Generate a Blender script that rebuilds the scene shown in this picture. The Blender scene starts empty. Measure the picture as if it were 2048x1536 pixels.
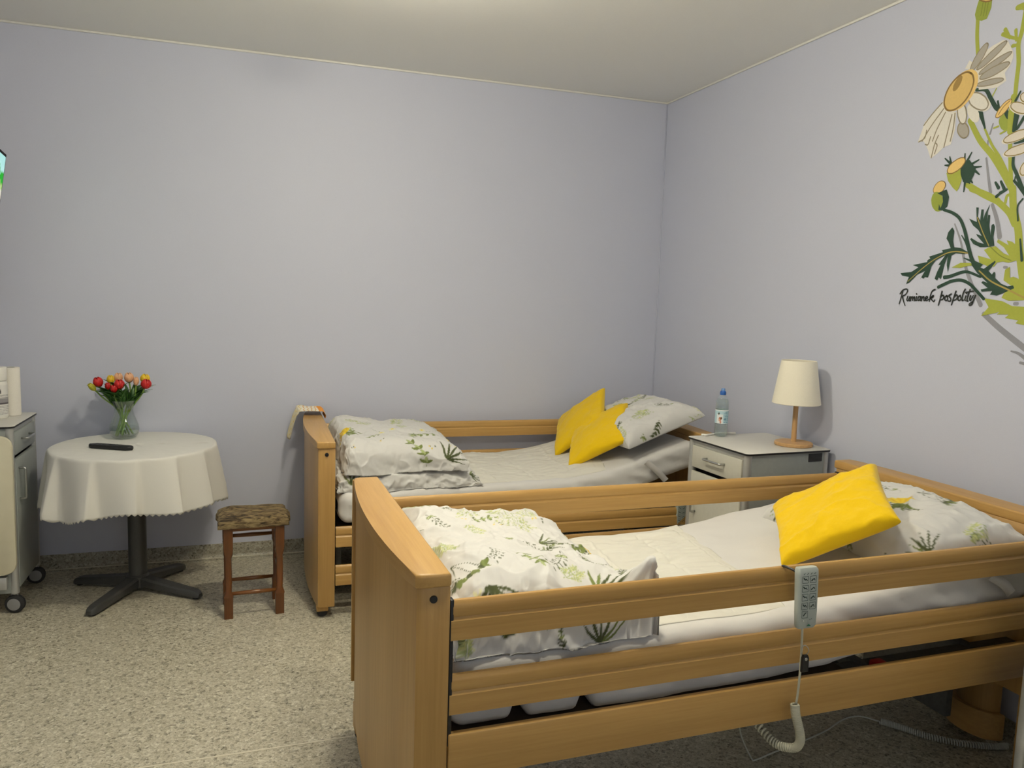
import bpy, bmesh, math, random
import numpy as np
from mathutils import Vector, Matrix, Euler
from mathutils.geometry import tessellate_polygon
sc = bpy.context.scene
PI = math.pi
random.seed(7)
rng = np.random.default_rng(11)

# ------------------------------------------------------------------ camera, world, light, exposure
camd = bpy.data.cameras.new('camera')
camd.sensor_width = 36.0
camd.sensor_fit = 'HORIZONTAL'
camd.lens = 36.0 * 1568.78 / 2048.0
camd.clip_start = 0.05
cam = bpy.data.objects.new('camera', camd)
sc.collection.objects.link(cam)
cam.matrix_world = Matrix.Translation((-2.6581, -4.7609, 1.5742)) @ (
    Matrix.Rotation(-0.3302, 4, 'Z') @ Matrix.Rotation(1.4609, 4, 'X') @ Matrix.Rotation(0.0316, 4, 'Z'))
sc.camera = cam
world = bpy.data.worlds.new('world')
sc.world = world
world.use_nodes = True
world.node_tree.nodes['Background'].inputs[0].default_value = (0.93, 0.97, 1.0, 1)   # cool fill light, let in by an added window behind the camera
world.node_tree.nodes['Background'].inputs[1].default_value = 1.45
WIN = (-3.3, -0.9, 0.95, 2.45)       # x0, x1, z0, z1 of that added fill window, never in view
pd = bpy.data.lights.new('fill_window_portal', 'AREA')
pd.shape = 'RECTANGLE'; pd.size = WIN[1] - WIN[0]; pd.size_y = WIN[3] - WIN[2]
pd.cycles.is_portal = True
po = bpy.data.objects.new('fill_window_portal', pd)
po.location = ((WIN[0] + WIN[1]) / 2, -6.26, (WIN[2] + WIN[3]) / 2)
po.rotation_euler = (PI / 2, 0, 0)
po.matrix_world = Matrix.Translation(po.location) @ Matrix.Rotation(PI / 2, 4, 'X')
sc.collection.objects.link(po)
LAMPS = [(-1.92, -3.12, 2.67, .78), (-2.12, -1.95, 2.725, 1.15)]   # opal domes of the two ceiling lamps, above the frame (x, y, z, relative strength)
LAMP_COL = (1.0, 0.92, 0.73)
LAMP_STRENGTH = 325.0
LAMP_R, LAMP_RZ = 0.076, 0.036
sc.view_settings.view_transform = 'Standard'
sc.view_settings.look = 'None'
sc.view_settings.exposure = 0.0
sc.view_settings.gamma = 1.0
sc.view_settings.use_curve_mapping = False

# ------------------------------------------------------------------ materials
def mat(name, col=(.8, .8, .8), rough=.5, metal=0.0, spec=.5):
    m = bpy.data.materials.new(name)
    m.use_nodes = True
    b = m.node_tree.nodes['Principled BSDF']
    b.inputs['Base Color'].default_value = (*col, 1)
    b.inputs['Roughness'].default_value = rough
    b.inputs['Metallic'].default_value = metal
    b.inputs['Specular IOR Level'].default_value = spec
    return m
def nodes(m):
    nt = m.node_tree
    return nt, nt.nodes, nt.links, nt.nodes['Principled BSDF']
def ramp(N, stops, interp='LINEAR'):
    r = N.new('ShaderNodeValToRGB')
    r.color_ramp.interpolation = interp
    e = r.color_ramp.elements
    while len(e) > 1: e.remove(e[-1])
    e[0].position = stops[0][0]; e[0].color = (*stops[0][1], 1)
    for p, c in stops[1:]:
        k = e.new(p); k.color = (*c, 1)
    return r
def coord(N, L, scale=(1, 1, 1), kind='Object'):
    t = N.new('ShaderNodeTexCoord'); mp = N.new('ShaderNodeMapping')
    mp.inputs['Scale'].default_value = scale
    L.new(t.outputs[kind], mp.inputs['Vector'])
    return mp.outputs['Vector']
def noise(N, L, vec, scale, detail=3, rough=.5):
    n = N.new('ShaderNodeTexNoise')
    n.inputs['Scale'].default_value = scale; n.inputs['Detail'].default_value = detail
    n.inputs['Roughness'].default_value = rough
    L.new(vec, n.inputs['Vector'])
    return n
def bump(N, L, b, h, strength=.2, dist=.002):
    k = N.new('ShaderNodeBump')
    k.inputs['Strength'].default_value = strength; k.inputs['Distance'].default_value = dist
    L.new(h, k.inputs['Height']); L.new(k.outputs['Normal'], b.inputs['Normal'])
def mix(N, L, f, a, b, mode='MIX'):
    m = N.new('ShaderNodeMix'); m.data_type = 'RGBA'; m.blend_type = mode
    if hasattr(f, 'is_output'): L.new(f, m.inputs[0])
    else: m.inputs[0].default_value = f
    for i, v in ((6, a), (7, b)):
        if hasattr(v, 'is_output'): L.new(v, m.inputs[i])
        else: m.inputs[i].default_value = (*v, 1)
    return m.outputs[2]
def wood(name, grain, dark, light, rough=.38, fine=90):
    m = mat(name, light, rough); nt, N, L, b = nodes(m)
    s = [1, 1, 1]; s['XYZ'.index(grain)] = .035
    v = coord(N, L, s)
    n1 = noise(N, L, v, fine, 4, .6); n2 = noise(N, L, v, 9, 2, .5)
    a = N.new('ShaderNodeMath'); a.operation = 'MULTIPLY_ADD'
    L.new(n1.outputs['Fac'], a.inputs[0]); a.inputs[1].default_value = .45
    a2 = N.new('ShaderNodeMath'); a2.operation = 'MULTIPLY'
    L.new(n2.outputs['Fac'], a2.inputs[0]); a2.inputs[1].default_value = .55
    L.new(a2.outputs[0], a.inputs[2])
    r = ramp(N, [(.33, dark), (.66, light)])
    L.new(a.outputs[0], r.inputs[0]); L.new(r.outputs[0], b.inputs['Base Color'])
    bump(N, L, b, n1.outputs['Fac'], .05, .001)
    return m
M = {}
BD, BL = (.405, .228, .062), (.555, .338, .11)
M['wood_x'] = wood('beech_laminate_lengthwise', 'X', BD, BL)
M['wood_y'] = wood('beech_laminate_crosswise', 'Y', BD, BL)
M['wood_z'] = wood('beech_laminate_upright', 'Z', (.385, .22, .062), (.525, .318, .105))
M['edge'] = wood('beech_edge_band', 'Y', (.45, .27, .10), (.58, .37, .16), .35)
M['lampwood'] = wood('turned_pale_wood', 'Z', (.45, .26, .10), (.60, .37, .17), .45)
M['stoolwood'] = wood('varnished_red_brown_wood', 'Z', (.085, .030, .009), (.17, .060, .016), .3, 60)
M['stoolwood_x'] = wood('varnished_rung_wood', 'X', (.12, .045, .010), (.24, .088, .02), .3, 60)

def plain_noise(name, c1, c2, rough, sc_, strength=.15, dist=.001, metal=0., detail=4):
    m = mat(name, c1, rough, metal); nt, N, L, b = nodes(m)
    n = noise(N, L, coord(N, L), sc_, detail)
    r = ramp(N, [(.35, c1), (.65, c2)]); L.new(n.outputs['Fac'], r.inputs[0])
    L.new(r.outputs[0], b.inputs['Base Color'])
    bump(N, L, b, n.outputs['Fac'], strength, dist)
    return m
M['wall'] = plain_noise('lavender_wall_paint', (.575, .60, .715), (.59, .615, .73), .55, 220, .12, .0008)
M['ceiling'] = plain_noise('white_ceiling_paint', (.87, .87, .835), (.885, .885, .85), .7, 160, .08, .0008)
M['caulk'] = plain_noise('white_sealant_line', (.78, .77, .72), (.80, .79, .74), .5, 40)
M['weld'] = plain_noise('pale_weld_bead', (.66, .62, .50), (.70, .66, .54), .5, 60)
def floor_mat(name, k):
    m = mat(name, (.5, .5, .4), .42); nt, N, L, b = nodes(m)
    v = coord(N, L)
    n0 = noise(N, L, v, 30, 3); mixv = N.new('ShaderNodeVectorMath'); mixv.operation = 'MULTIPLY_ADD'
    L.new(n0.outputs['Color'], mixv.inputs[0]); mixv.inputs[1].default_value = (.012,) * 3; L.new(v, mixv.inputs[2])
    vo = N.new('ShaderNodeTexVoronoi'); vo.inputs['Scale'].default_value = 95
    L.new(mixv.outputs[0], vo.inputs['Vector'])
    sep = N.new('ShaderNodeSeparateColor'); L.new(vo.outputs['Color'], sep.inputs[0])
    r = ramp(N, [(0, (.075, .066, .043)), (.07, (.20, .18, .125)), (.15, (.34, .315, .235)), (.45, (.43, .40, .31)), (.75, (.50, .475, .38)), (.92, (.63, .61, .51))], 'CONSTANT')
    L.new(sep.outputs[0], r.inputs[0])
    vo2 = N.new('ShaderNodeTexVoronoi'); vo2.inputs['Scale'].default_value = 210
    L.new(mixv.outputs[0], vo2.inputs['Vector'])
    sep2 = N.new('ShaderNodeSeparateColor'); L.new(vo2.outputs['Color'], sep2.inputs[0])
    r2 = ramp(N, [(0, (.10, .09, .06)), (.10, (.34, .31, .23)), (.5, (.46, .43, .34)), (.9, (.60, .58, .48))], 'CONSTANT')
    L.new(sep2.outputs[0], r2.inputs[0])
    c = mix(N, L, .5, r.outputs[0], r2.outputs[0])
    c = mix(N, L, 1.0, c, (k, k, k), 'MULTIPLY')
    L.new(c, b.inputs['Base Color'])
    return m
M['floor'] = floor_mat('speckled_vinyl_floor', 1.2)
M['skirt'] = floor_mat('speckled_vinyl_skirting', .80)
def fabric(name, c1, c2, rough=.9, sc_=700, st=.25, sheen=.2):
    m = plain_noise(name, c1, c2, rough, sc_, st, .0006)
    m.node_tree.nodes['Principled BSDF'].inputs['Sheen Weight'].default_value = sheen
    m.node_tree.nodes['Principled BSDF'].inputs['Specular IOR Level'].default_value = .2
    return m
M['sheet'] = fabric('white_sheet_jersey', (.63, .62, .605), (.66, .65, .63))
M['pad'] = fabric('cream_quilted_pad', (.665, .65, .585), (.695, .68, .61))
M['cover'] = fabric('mattress_underside_cover', (.62, .64, .62), (.66, .68, .66))
M['yellow'] = fabric('yellow_canvas', (.78, .51, .002), (.82, .54, .003), .85, 500)
M['cloth'] = fabric('grey_white_tablecloth', (.70, .69, .64), (.73, .72, .67), .75, 900)
M['shade'] = fabric('cream_lampshade_linen', (.86, .81, .66), (.89, .84, .70), .85, 300)
M['strap'] = fabric('grey_elastic_strap', (.60, .58, .55), (.64, .62, .59))
M['tan'] = fabric('tan_strap', (.36, .25, .13), (.40, .29, .16))
def printed(name):
    m = fabric(name, (.8, .8, .78), (.8, .8, .78), .9, 600, .2)
    nt, N, L, b = nodes(m)
    a = N.new('ShaderNodeAttribute'); a.attribute_name = 'print'
    L.new(a.outputs['Color'], b.inputs['Base Color'])
    return m
M['print'] = printed('botanical_printed_cotton')
M['label'] = printed('printed_paper_label')
M['towel'] = printed('striped_terry_towel')
M['metal'] = mat('brushed_steel', (.55, .55, .53), .3, 1.0)
M['alu'] = plain_noise('anodised_aluminium_post', (.50, .51, .50), (.53, .54, .53), .42, 30, .02, .001, .55)
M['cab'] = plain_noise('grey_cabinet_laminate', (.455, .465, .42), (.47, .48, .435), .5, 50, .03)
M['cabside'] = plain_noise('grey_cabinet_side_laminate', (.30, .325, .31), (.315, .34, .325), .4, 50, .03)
M['front'] = plain_noise('pale_drawer_front', (.57, .56, .48), (.59, .58, .50), .5, 50, .03)
M['top'] = plain_noise('white_worktop', (.68, .66, .60), (.70, .68, .62), .35, 30, .03)
M['black'] = mat('black_plastic', (.008, .008, .009), .45)
M['blackgloss'] = mat('black_gloss_plastic', (.006, .006, .007), .22)
M['bezel'] = mat('matte_black_bezel', (.006, .006, .007), .75, 0.0, .1)
M['dark'] = plain_noise('dark_painted_steel', (.035, .036, .037), (.045, .046, .047), .45, 60, .04)
M['ped'] = plain_noise('graphite_powder_coat', (.055, .056, .056), (.075, .076, .075), .38, 400, .2, .0006, .3)
M['frame'] = plain_noise('grey_frame_steel', (.10, .10, .10), (.13, .13, .13), .5, 60, .04, .001, .3)
M['base'] = plain_noise('dark_brown_base_board', (.06, .045, .03), (.075, .055, .04), .7, 30, .05)
M['tyre'] = mat('dark_rubber', (.02, .02, .022), .7)
M['wheel'] = mat('grey_castor_plastic', (.28, .28, .28), .45)
M['beige'] = plain_noise('beige_moulded_plastic', (.66, .62, .46), (.68, .64, .48), .45, 20, .02)
M['white'] = plain_noise('white_plastic', (.78, .77, .72), (.80, .79, .74), .4, 20, .02)
M['paper'] = fabric('white_paper_tissue', (.78, .75, .68), (.82, .79, .72), .95, 250, .4)
M['cord'] = mat('cream_cable', (.52, .51, .40), .45)
M['cordgrey'] = mat('grey_cable', (.58, .59, .53), .5)
M['handset'] = plain_noise('grey_green_handset_plastic', (.40, .44, .40), (.42, .46, .42), .42, 40, .03)
M['ink'] = mat('dark_green_ink', (.012, .035, .030), .5)
M['green_ink'] = mat('green_ink', (.01, .16, .08), .5)
M['red'] = mat('red_plastic', (.42, .006, .010), .4)
M['blue'] = mat('blue_cap_plastic', (.015, .10, .38), .35)
M['spout'] = mat('pale_blue_spout_plastic', (.16, .30, .58), .3)
M['stem'] = plain_noise('tulip_stem_green', (.16, .28, .045), (.24, .38, .08), .5, 40)
M['leaf'] = plain_noise('tulip_leaf_green', (.022, .085, .012), (.05, .15, .022), .45, 30)
for nm, c1, c2 in [('t_red', (.42, .006, .006), (.58, .014, .012)), ('t_yellow', (.72, .46, .01), (.80, .56, .03)),
                   ('t_peach', (.72, .36, .18), (.80, .48, .28)), ('t_bud', (.34, .34, .02), (.50, .44, .03))]:
    M[nm] = plain_noise('tulip_petal_' + nm[2:], c1, c2, .5, 50, .1)
def thin_glass(name, tint, refl=.06):
    m = bpy.data.materials.new(name); m.use_nodes = True
    nt = m.node_tree; N, L = nt.nodes, nt.links
    N.remove(N['Principled BSDF'])
    t = N.new('ShaderNodeBsdfTransparent'); t.inputs[0].default_value = (*tint, 1)
    g = N.new('ShaderNodeBsdfGlossy'); g.inputs['Roughness'].default_value = .04
    f = N.new('ShaderNodeLayerWeight'); f.inputs[0].default_value = .25
    mp = N.new('ShaderNodeMapRange'); mp.inputs[3].default_value = refl; mp.inputs[4].default_value = .55
    L.new(f.outputs['Facing'], mp.inputs[0])
    mx = N.new('ShaderNodeMixShader'); L.new(mp.outputs[0], mx.inputs[0])
    L.new(t.outputs[0], mx.inputs[1]); L.new(g.outputs[0], mx.inputs[2])
    L.new(mx.outputs[0], N['Material Output'].inputs[0])
    return m
M['glass'] = thin_glass('clear_vase_glass', (.93, .96, .94), .05)
M['pane'] = thin_glass('clear_fill_window_glass', (.97, .98, .97), .04)
M['water'] = thin_glass('still_water', (.94, .975, .95), .03)
M['bottle'] = thin_glass('pale_blue_bottle_plastic', (.94, .98, .99), .06)
def emit(name, col, s):
    m = bpy.data.materials.new(name); m.use_nodes = True
    N, L = m.node_tree.nodes, m.node_tree.links
    N.remove(N['Principled BSDF']); e = N.new('ShaderNodeEmission')
    e.inputs[0].default_value = (*col, 1); e.inputs[1].default_value = s
    L.new(e.outputs[0], N['Material Output'].inputs[0])
    return m

PAINT = {'sh': (.27, .275, .315), 'li': (.37, .41, .055), 'li2': (.30, .36, .05), 'dl': (.20, .24, .03), 'ye': (.80, .56, .20),
         'ye2': (.72, .50, .17), 'br': (.24, .14, .035), 'br2': (.35, .22, .06), 'dk': (.012, .048, .028), 'wh': (.76, .73, .66),
         'wh2': (.72, .66, .58), 'gr': (.40, .37, .32), 'ol': (.28, .24, .16), 'ol2': (.28, .21, .07), 'tn': (.38, .29, .07), 'bk': (.012, .016, .013)}
for k, c in PAINT.items():
    M['p_' + k] = plain_noise('mural_paint_' + {'sh': 'shadow_lavender', 'li': 'lime', 'li2': 'olive_lime', 'dl': 'dark_lime', 'ye': 'pale_yellow', 'ye2': 'ochre',
        'br': 'brown', 'br2': 'light_brown', 'dk': 'dark_green', 'wh': 'white', 'wh2': 'rose_white', 'gr': 'warm_grey', 'ol': 'outline_grey', 'ol2': 'outline_olive',
        'tn': 'tan', 'bk': 'black'}[k], c, tuple(x * 1.05 for x in c), .6, 120, .05)

# ------------------------------------------------------------------ geometry helpers
def link(name, me, m, parent=None, smooth=False, loc=None):
    if m is not None: me.materials.append(m)
    if smooth: me.shade_smooth()
    o = bpy.data.objects.new(name, me)
    sc.collection.objects.link(o)
    if parent is not None: o.parent = parent
    if loc is not None: o.location = loc
    return o
def pyd(name, v, f, m, parent=None, smooth=False, loc=None):
    me = bpy.data.meshes.new(name)
    me.from_pydata([tuple(map(float, p)) for p in v], [], f)
    me.update()
    return link(name, me, m, parent, smooth, loc)
def thing(name, label, cat, loc=(0, 0, 0), rz=0.0, group=None, rot=None):
    o = bpy.data.objects.new(name, None)
    o.empty_display_size = .05
    sc.collection.objects.link(o)
    o.location = loc
    o.rotation_euler = rot if rot else (0, 0, rz)
    return tag(o, label, cat, group)
def tag(o, label, cat, group=None):
    o['label'] = label; o['category'] = cat
    if group: o['group'] = group
    return o
def struct(o):
    o['kind'] = 'structure'; return o
def box(name, lo, hi, m, parent=None, bev=.003, seg=2, smooth=True):
    bm = bmesh.new()
    bmesh.ops.create_cube(bm, size=1)
    lo, hi = Vector(lo), Vector(hi)
    for v in bm.verts:
        v.co = Vector([lo[i] + (v.co[i] + .5) * (hi[i] - lo[i]) for i in range(3)])
    if bev > 0: bmesh.ops.bevel(bm, geom=bm.edges[:], offset=bev, segments=seg, affect='EDGES', profile=.5)
    return bmo(name, bm, m, parent, smooth)
def bmo(name, bm, m, parent=None, smooth=True):
    bmesh.ops.recalc_face_normals(bm, faces=bm.faces[:])
    me = bpy.data.meshes.new(name); bm.to_mesh(me); bm.free()
    o = link(name, me, m, parent)
    if smooth:
        me.shade_smooth()
        me.set_sharp_from_angle(angle=math.radians(40))
    return o
def prism(name, outline, axis, a, b, m, parent=None, bev=0.0, seg=2):
    """outline: 2D points; extruded along axis ('X','Y','Z') from a to b."""
    bm = bmesh.new()
    def P(p, t):
        if axis == 'X': return (t, p[0], p[1])
        if axis == 'Y': return (p[0], t, p[1])
        return (p[0], p[1], t)
    va = [bm.verts.new(P(p, a)) for p in outline]; vb = [bm.verts.new(P(p, b)) for p in outline]
    fa = bm.faces.new(va); fb = bm.faces.new(vb[::-1])
    n = len(outline)
    for i in range(n): bm.faces.new((va[i], vb[i], vb[(i + 1) % n], va[(i + 1) % n]))
    if bev > 0:
        e = set(fa.edges) | set(fb.edges)
        bmesh.ops.bevel(bm, geom=list(e), offset=bev, segments=seg, affect='EDGES', profile=.5)
    return bmo(name, bm, m, parent)
def lathe(name, prof, m, parent=None, seg=32, loc=(0, 0, 0), smooth=True, closed=True):
    v, f = [], []
    n = len(prof)
    for i in range(seg):
        a = 2 * PI * i / seg
        for r, z in prof: v.append((r * math.cos(a), r * math.sin(a), z))
    for i in range(seg):
        j = (i + 1) % seg
        for k in range(n - 1): f.append((i * n + k, j * n + k, j * n + k + 1, i * n + k + 1))
    me = bpy.data.meshes.new(name); me.from_pydata(v, [], f)
    bm = bmesh.new(); bm.from_mesh(me); bmesh.ops.remove_doubles(bm, verts=bm.verts[:], dist=1e-5)
    bmesh.ops.recalc_face_normals(bm, faces=bm.faces[:]); bm.to_mesh(me); bm.free()
    o = link(name, me, m, parent, False, loc)
    if smooth:
        me.shade_smooth(); me.set_sharp_from_angle(angle=math.radians(38))
    return o
def tube_data(pts, r, seg=8, taper=None):
    P = np.array(pts, float); n = len(P)
    T = np.gradient(P, axis=0); T /= np.linalg.norm(T, axis=1)[:, None] + 1e-12
    up = np.array([0, 0, 1.]) if abs(T[0][2]) < .9 else np.array([1., 0, 0])
    N0 = np.cross(T[0], up); N0 /= np.linalg.norm(N0)
    v, f = [], []
    for i in range(n):
        N0 = N0 - T[i] * (N0 @ T[i]); N0 /= np.linalg.norm(N0)
        B = np.cross(T[i], N0); rr = r[i] if hasattr(r, '__len__') else r
        for k in range(seg):
            a = 2 * PI * k / seg
            v.append(P[i] + rr * (N0 * math.cos(a) + B * math.sin(a)))
    for i in range(n - 1):
        for k in range(seg):
            f.append((i * seg + k, i * seg + (k + 1) % seg, (i + 1) * seg + (k + 1) % seg, (i + 1) * seg + k))
    f.append(tuple(range(seg))[::-1]); f.append(tuple(range((n - 1) * seg, n * seg)))
    return v, f
def tube(name, pts, r, m, parent=None, seg=8):
    v, f = tube_data(pts, r, seg)
    return pyd(name, v, f, m, parent, True)
def spline(pts, n=40):
    P = np.array(pts, float)
    P = np.vstack([2 * P[0] - P[1], P, 2 * P[-1] - P[-2]])
    out = []; k = len(P) - 3
    for i in range(n):
        t = i / (n - 1) * k; j = min(int(t), k - 1); u = t - j
        a, b, c, d = P[j:j + 4]
        out.append(.5 * ((2 * b) + (c - a) * u + (2 * a - 5 * b + 4 * c - d) * u * u + (-a + 3 * b - 3 * c + d) * u ** 3))
    return np.array(out)
def coil(path, rc, turns, n_per=10):
    P = spline(path, turns * n_per)
    T = np.gradient(P, axis=0); T /= np.linalg.norm(T, axis=1)[:, None]
    N0 = np.cross(T[0], (0.3, .2, 1.)); N0 /= np.linalg.norm(N0); out = []
    for i in range(len(P)):
        N0 = N0 - T[i] * (N0 @ T[i]); N0 /= np.linalg.norm(N0); B = np.cross(T[i], N0)
        a = 2 * PI * i / n_per
        out.append(P[i] + rc * (N0 * math.cos(a) + B * math.sin(a)))
    return out
def rrect(w, h, r, n=5):
    o = []
    for cx, cy, a0 in ((w / 2 - r, h / 2 - r, 0), (-w / 2 + r, h / 2 - r, PI / 2), (-w / 2 + r, -h / 2 + r, PI), (w / 2 - r, -h / 2 + r, 1.5 * PI)):
        for k in range(n + 1):
            a = a0 + PI / 2 * k / n
            o.append((cx + r * math.cos(a), cy + r * math.sin(a)))
    return o
# numpy noise ------------------------------------------------------
def vnoise(x, y, seed=0):
    r = np.random.default_rng(seed); G = r.random((64, 64))
    xi = np.floor(x).astype(int); yi = np.floor(y).astype(int); fx = x - xi; fy = y - yi
    fx = fx * fx * fx * (fx * (fx * 6 - 15) + 10); fy = fy * fy * fy * (fy * (fy * 6 - 15) + 10)
    g = lambda a, b: G[a % 64, b % 64]
    return ((g(xi, yi) * (1 - fx) + g(xi + 1, yi) * fx) * (1 - fy) + (g(xi, yi + 1) * (1 - fx) + g(xi + 1, yi + 1) * fx) * fy) * 2 - 1
def fbm(x, y, seed=0, o=3):
    s = 0; a = 1.
    for i in range(o):
        s = s + a * vnoise(x * 2 ** i + 17.3 * i, y * 2 ** i + 5.1 * i, seed + i); a *= .5
    return s
def ridge(x, y, seed=0):
    return (1 - np.abs(fbm(x, y, seed, 2))) ** 3
def grid_mesh(name, X, Y, Z, m, parent=None, col=None, close_bottom=None, smooth=True):
    """dense grid surface; close_bottom: (Xb,Yb,Zb) same-boundary grid stitched underneath (any own resolution not needed)."""
    ny, nx = X.shape
    co = np.stack([X, Y, Z], -1).reshape(-1, 3)
    idx = np.arange(ny * nx).reshape(ny, nx)
    q = np.stack([idx[:-1, :-1], idx[:-1, 1:], idx[1:, 1:], idx[1:, :-1]], -1).reshape(-1, 4)
    nv = len(co)
    if close_bottom is not None:
        Xb, Yb, Zb = close_bottom
        cb = np.stack([Xb, Yb, Zb], -1).reshape(-1, 3)
        ib = np.arange(ny * nx).reshape(ny, nx) + nv
        bd = np.zeros((ny, nx), bool); bd[0] = bd[-1] = True; bd[:, 0] = bd[:, -1] = True
        ib = np.where(bd, idx, ib)
        qb = np.stack([ib[:-1, :-1], ib[1:, :-1], ib[1:, 1:], ib[:-1, 1:]], -1).reshape(-1, 4)
        used = np.unique(qb); remap = np.arange(2 * nv); keep = used[used >= nv]
        remap[keep] = nv + np.arange(len(keep))
        qb = remap[qb]; co = np.vstack([co, cb[keep - nv]]); q = np.vstack([q, qb])
    me = bpy.data.meshes.new(name)
    me.vertices.add(len(co)); me.vertices.foreach_set('co', co.astype(np.float32).ravel())
    me.loops.add(q.size); me.loops.foreach_set('vertex_index', q.astype(np.int32).ravel())
    me.polygons.add(len(q)); me.polygons.foreach_set('loop_start', np.arange(0, q.size, 4, dtype=np.int32))
    me.update(calc_edges=True); me.validate()
    if col is not None:
        c = np.ones((len(co), 4), np.float32)
        c[:nv, :3] = col.reshape(-1, 3)
        c[nv:, :3] = (.64, .635, .615)
        at = me.color_attributes.new('print', 'FLOAT_COLOR', 'POINT'); at.data.foreach_set('color', c.ravel())
    return link(name, me, m, parent, smooth)
# botanical print painted on a separable grid --------------------------
class Print:
    def __init__(s, xs, ys, base=(.64, .635, .615)):
        s.xs, s.ys = xs, ys
        s.c = np.tile(np.array(base, float), (len(ys), len(xs), 1))
    def win(s, x0, x1, y0, y1):
        i0, i1 = np.searchsorted(s.xs, (x0, x1)); j0, j1 = np.searchsorted(s.ys, (y0, y1))
        if i1 <= i0 or j1 <= j0: return None
        X, Y = np.meshgrid(s.xs[i0:i1], s.ys[j0:j1]); return (slice(j0, j1), slice(i0, i1)), X, Y
    def put(s, sl, msk, col):
        v = s.c[sl]; msk = np.clip(msk, 0, 1)[..., None]; s.c[sl] = v * (1 - msk) + np.array(col) * msk
    def line(s, pts, w, col):
        for (ax, ay), (bx, by) in zip(pts[:-1], pts[1:]):
            W = s.win(min(ax, bx) - w * 2, max(ax, bx) + w * 2, min(ay, by) - w * 2, max(ay, by) + w * 2)
            if W is None: continue
            sl, X, Y = W; dx, dy = bx - ax, by - ay; L2 = dx * dx + dy * dy + 1e-12
            t = np.clip(((X - ax) * dx + (Y - ay) * dy) / L2, 0, 1)
            d = np.hypot(X - ax - t * dx, Y - ay - t * dy)
            s.put(sl, (w - d) / (w * .5) + .3, col)
    def leaf(s, x, y, ang, ln, wd, col, hollow=None):
        W = s.win(x - ln, x + ln, y - ln, y + ln)
        if W is None: return
        sl, X, Y = W; ca, sa = math.cos(ang), math.sin(ang)
        u = ((X - x) * ca + (Y - y) * sa) / ln; v = (-(X - x) * sa + (Y - y) * ca) / wd
        prof = np.sqrt(np.clip(u * (1 - u), 0, None)) * 2 * (1 - .35 * u)
        s.put(sl, (prof - np.abs(v)) * wd / .0012, col)
        if hollow: s.put(sl, (prof - .45 - np.abs(v)) * wd / .0012, hollow)
    def dot(s, x, y, r, col):
        W = s.win(x - 2 * r, x + 2 * r, y - 2 * r, y + 2 * r)
        if W is None: return
        sl, X, Y = W; s.put(sl, (r - np.hypot(X - x, Y - y)) / (r * .3) + .2, col)
GD, GM, GL, GY, YE = (.07, .085, .03), (.16, .20, .055), (.36, .42, .19), (.55, .58, .25), (.75, .56, .03)
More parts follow.
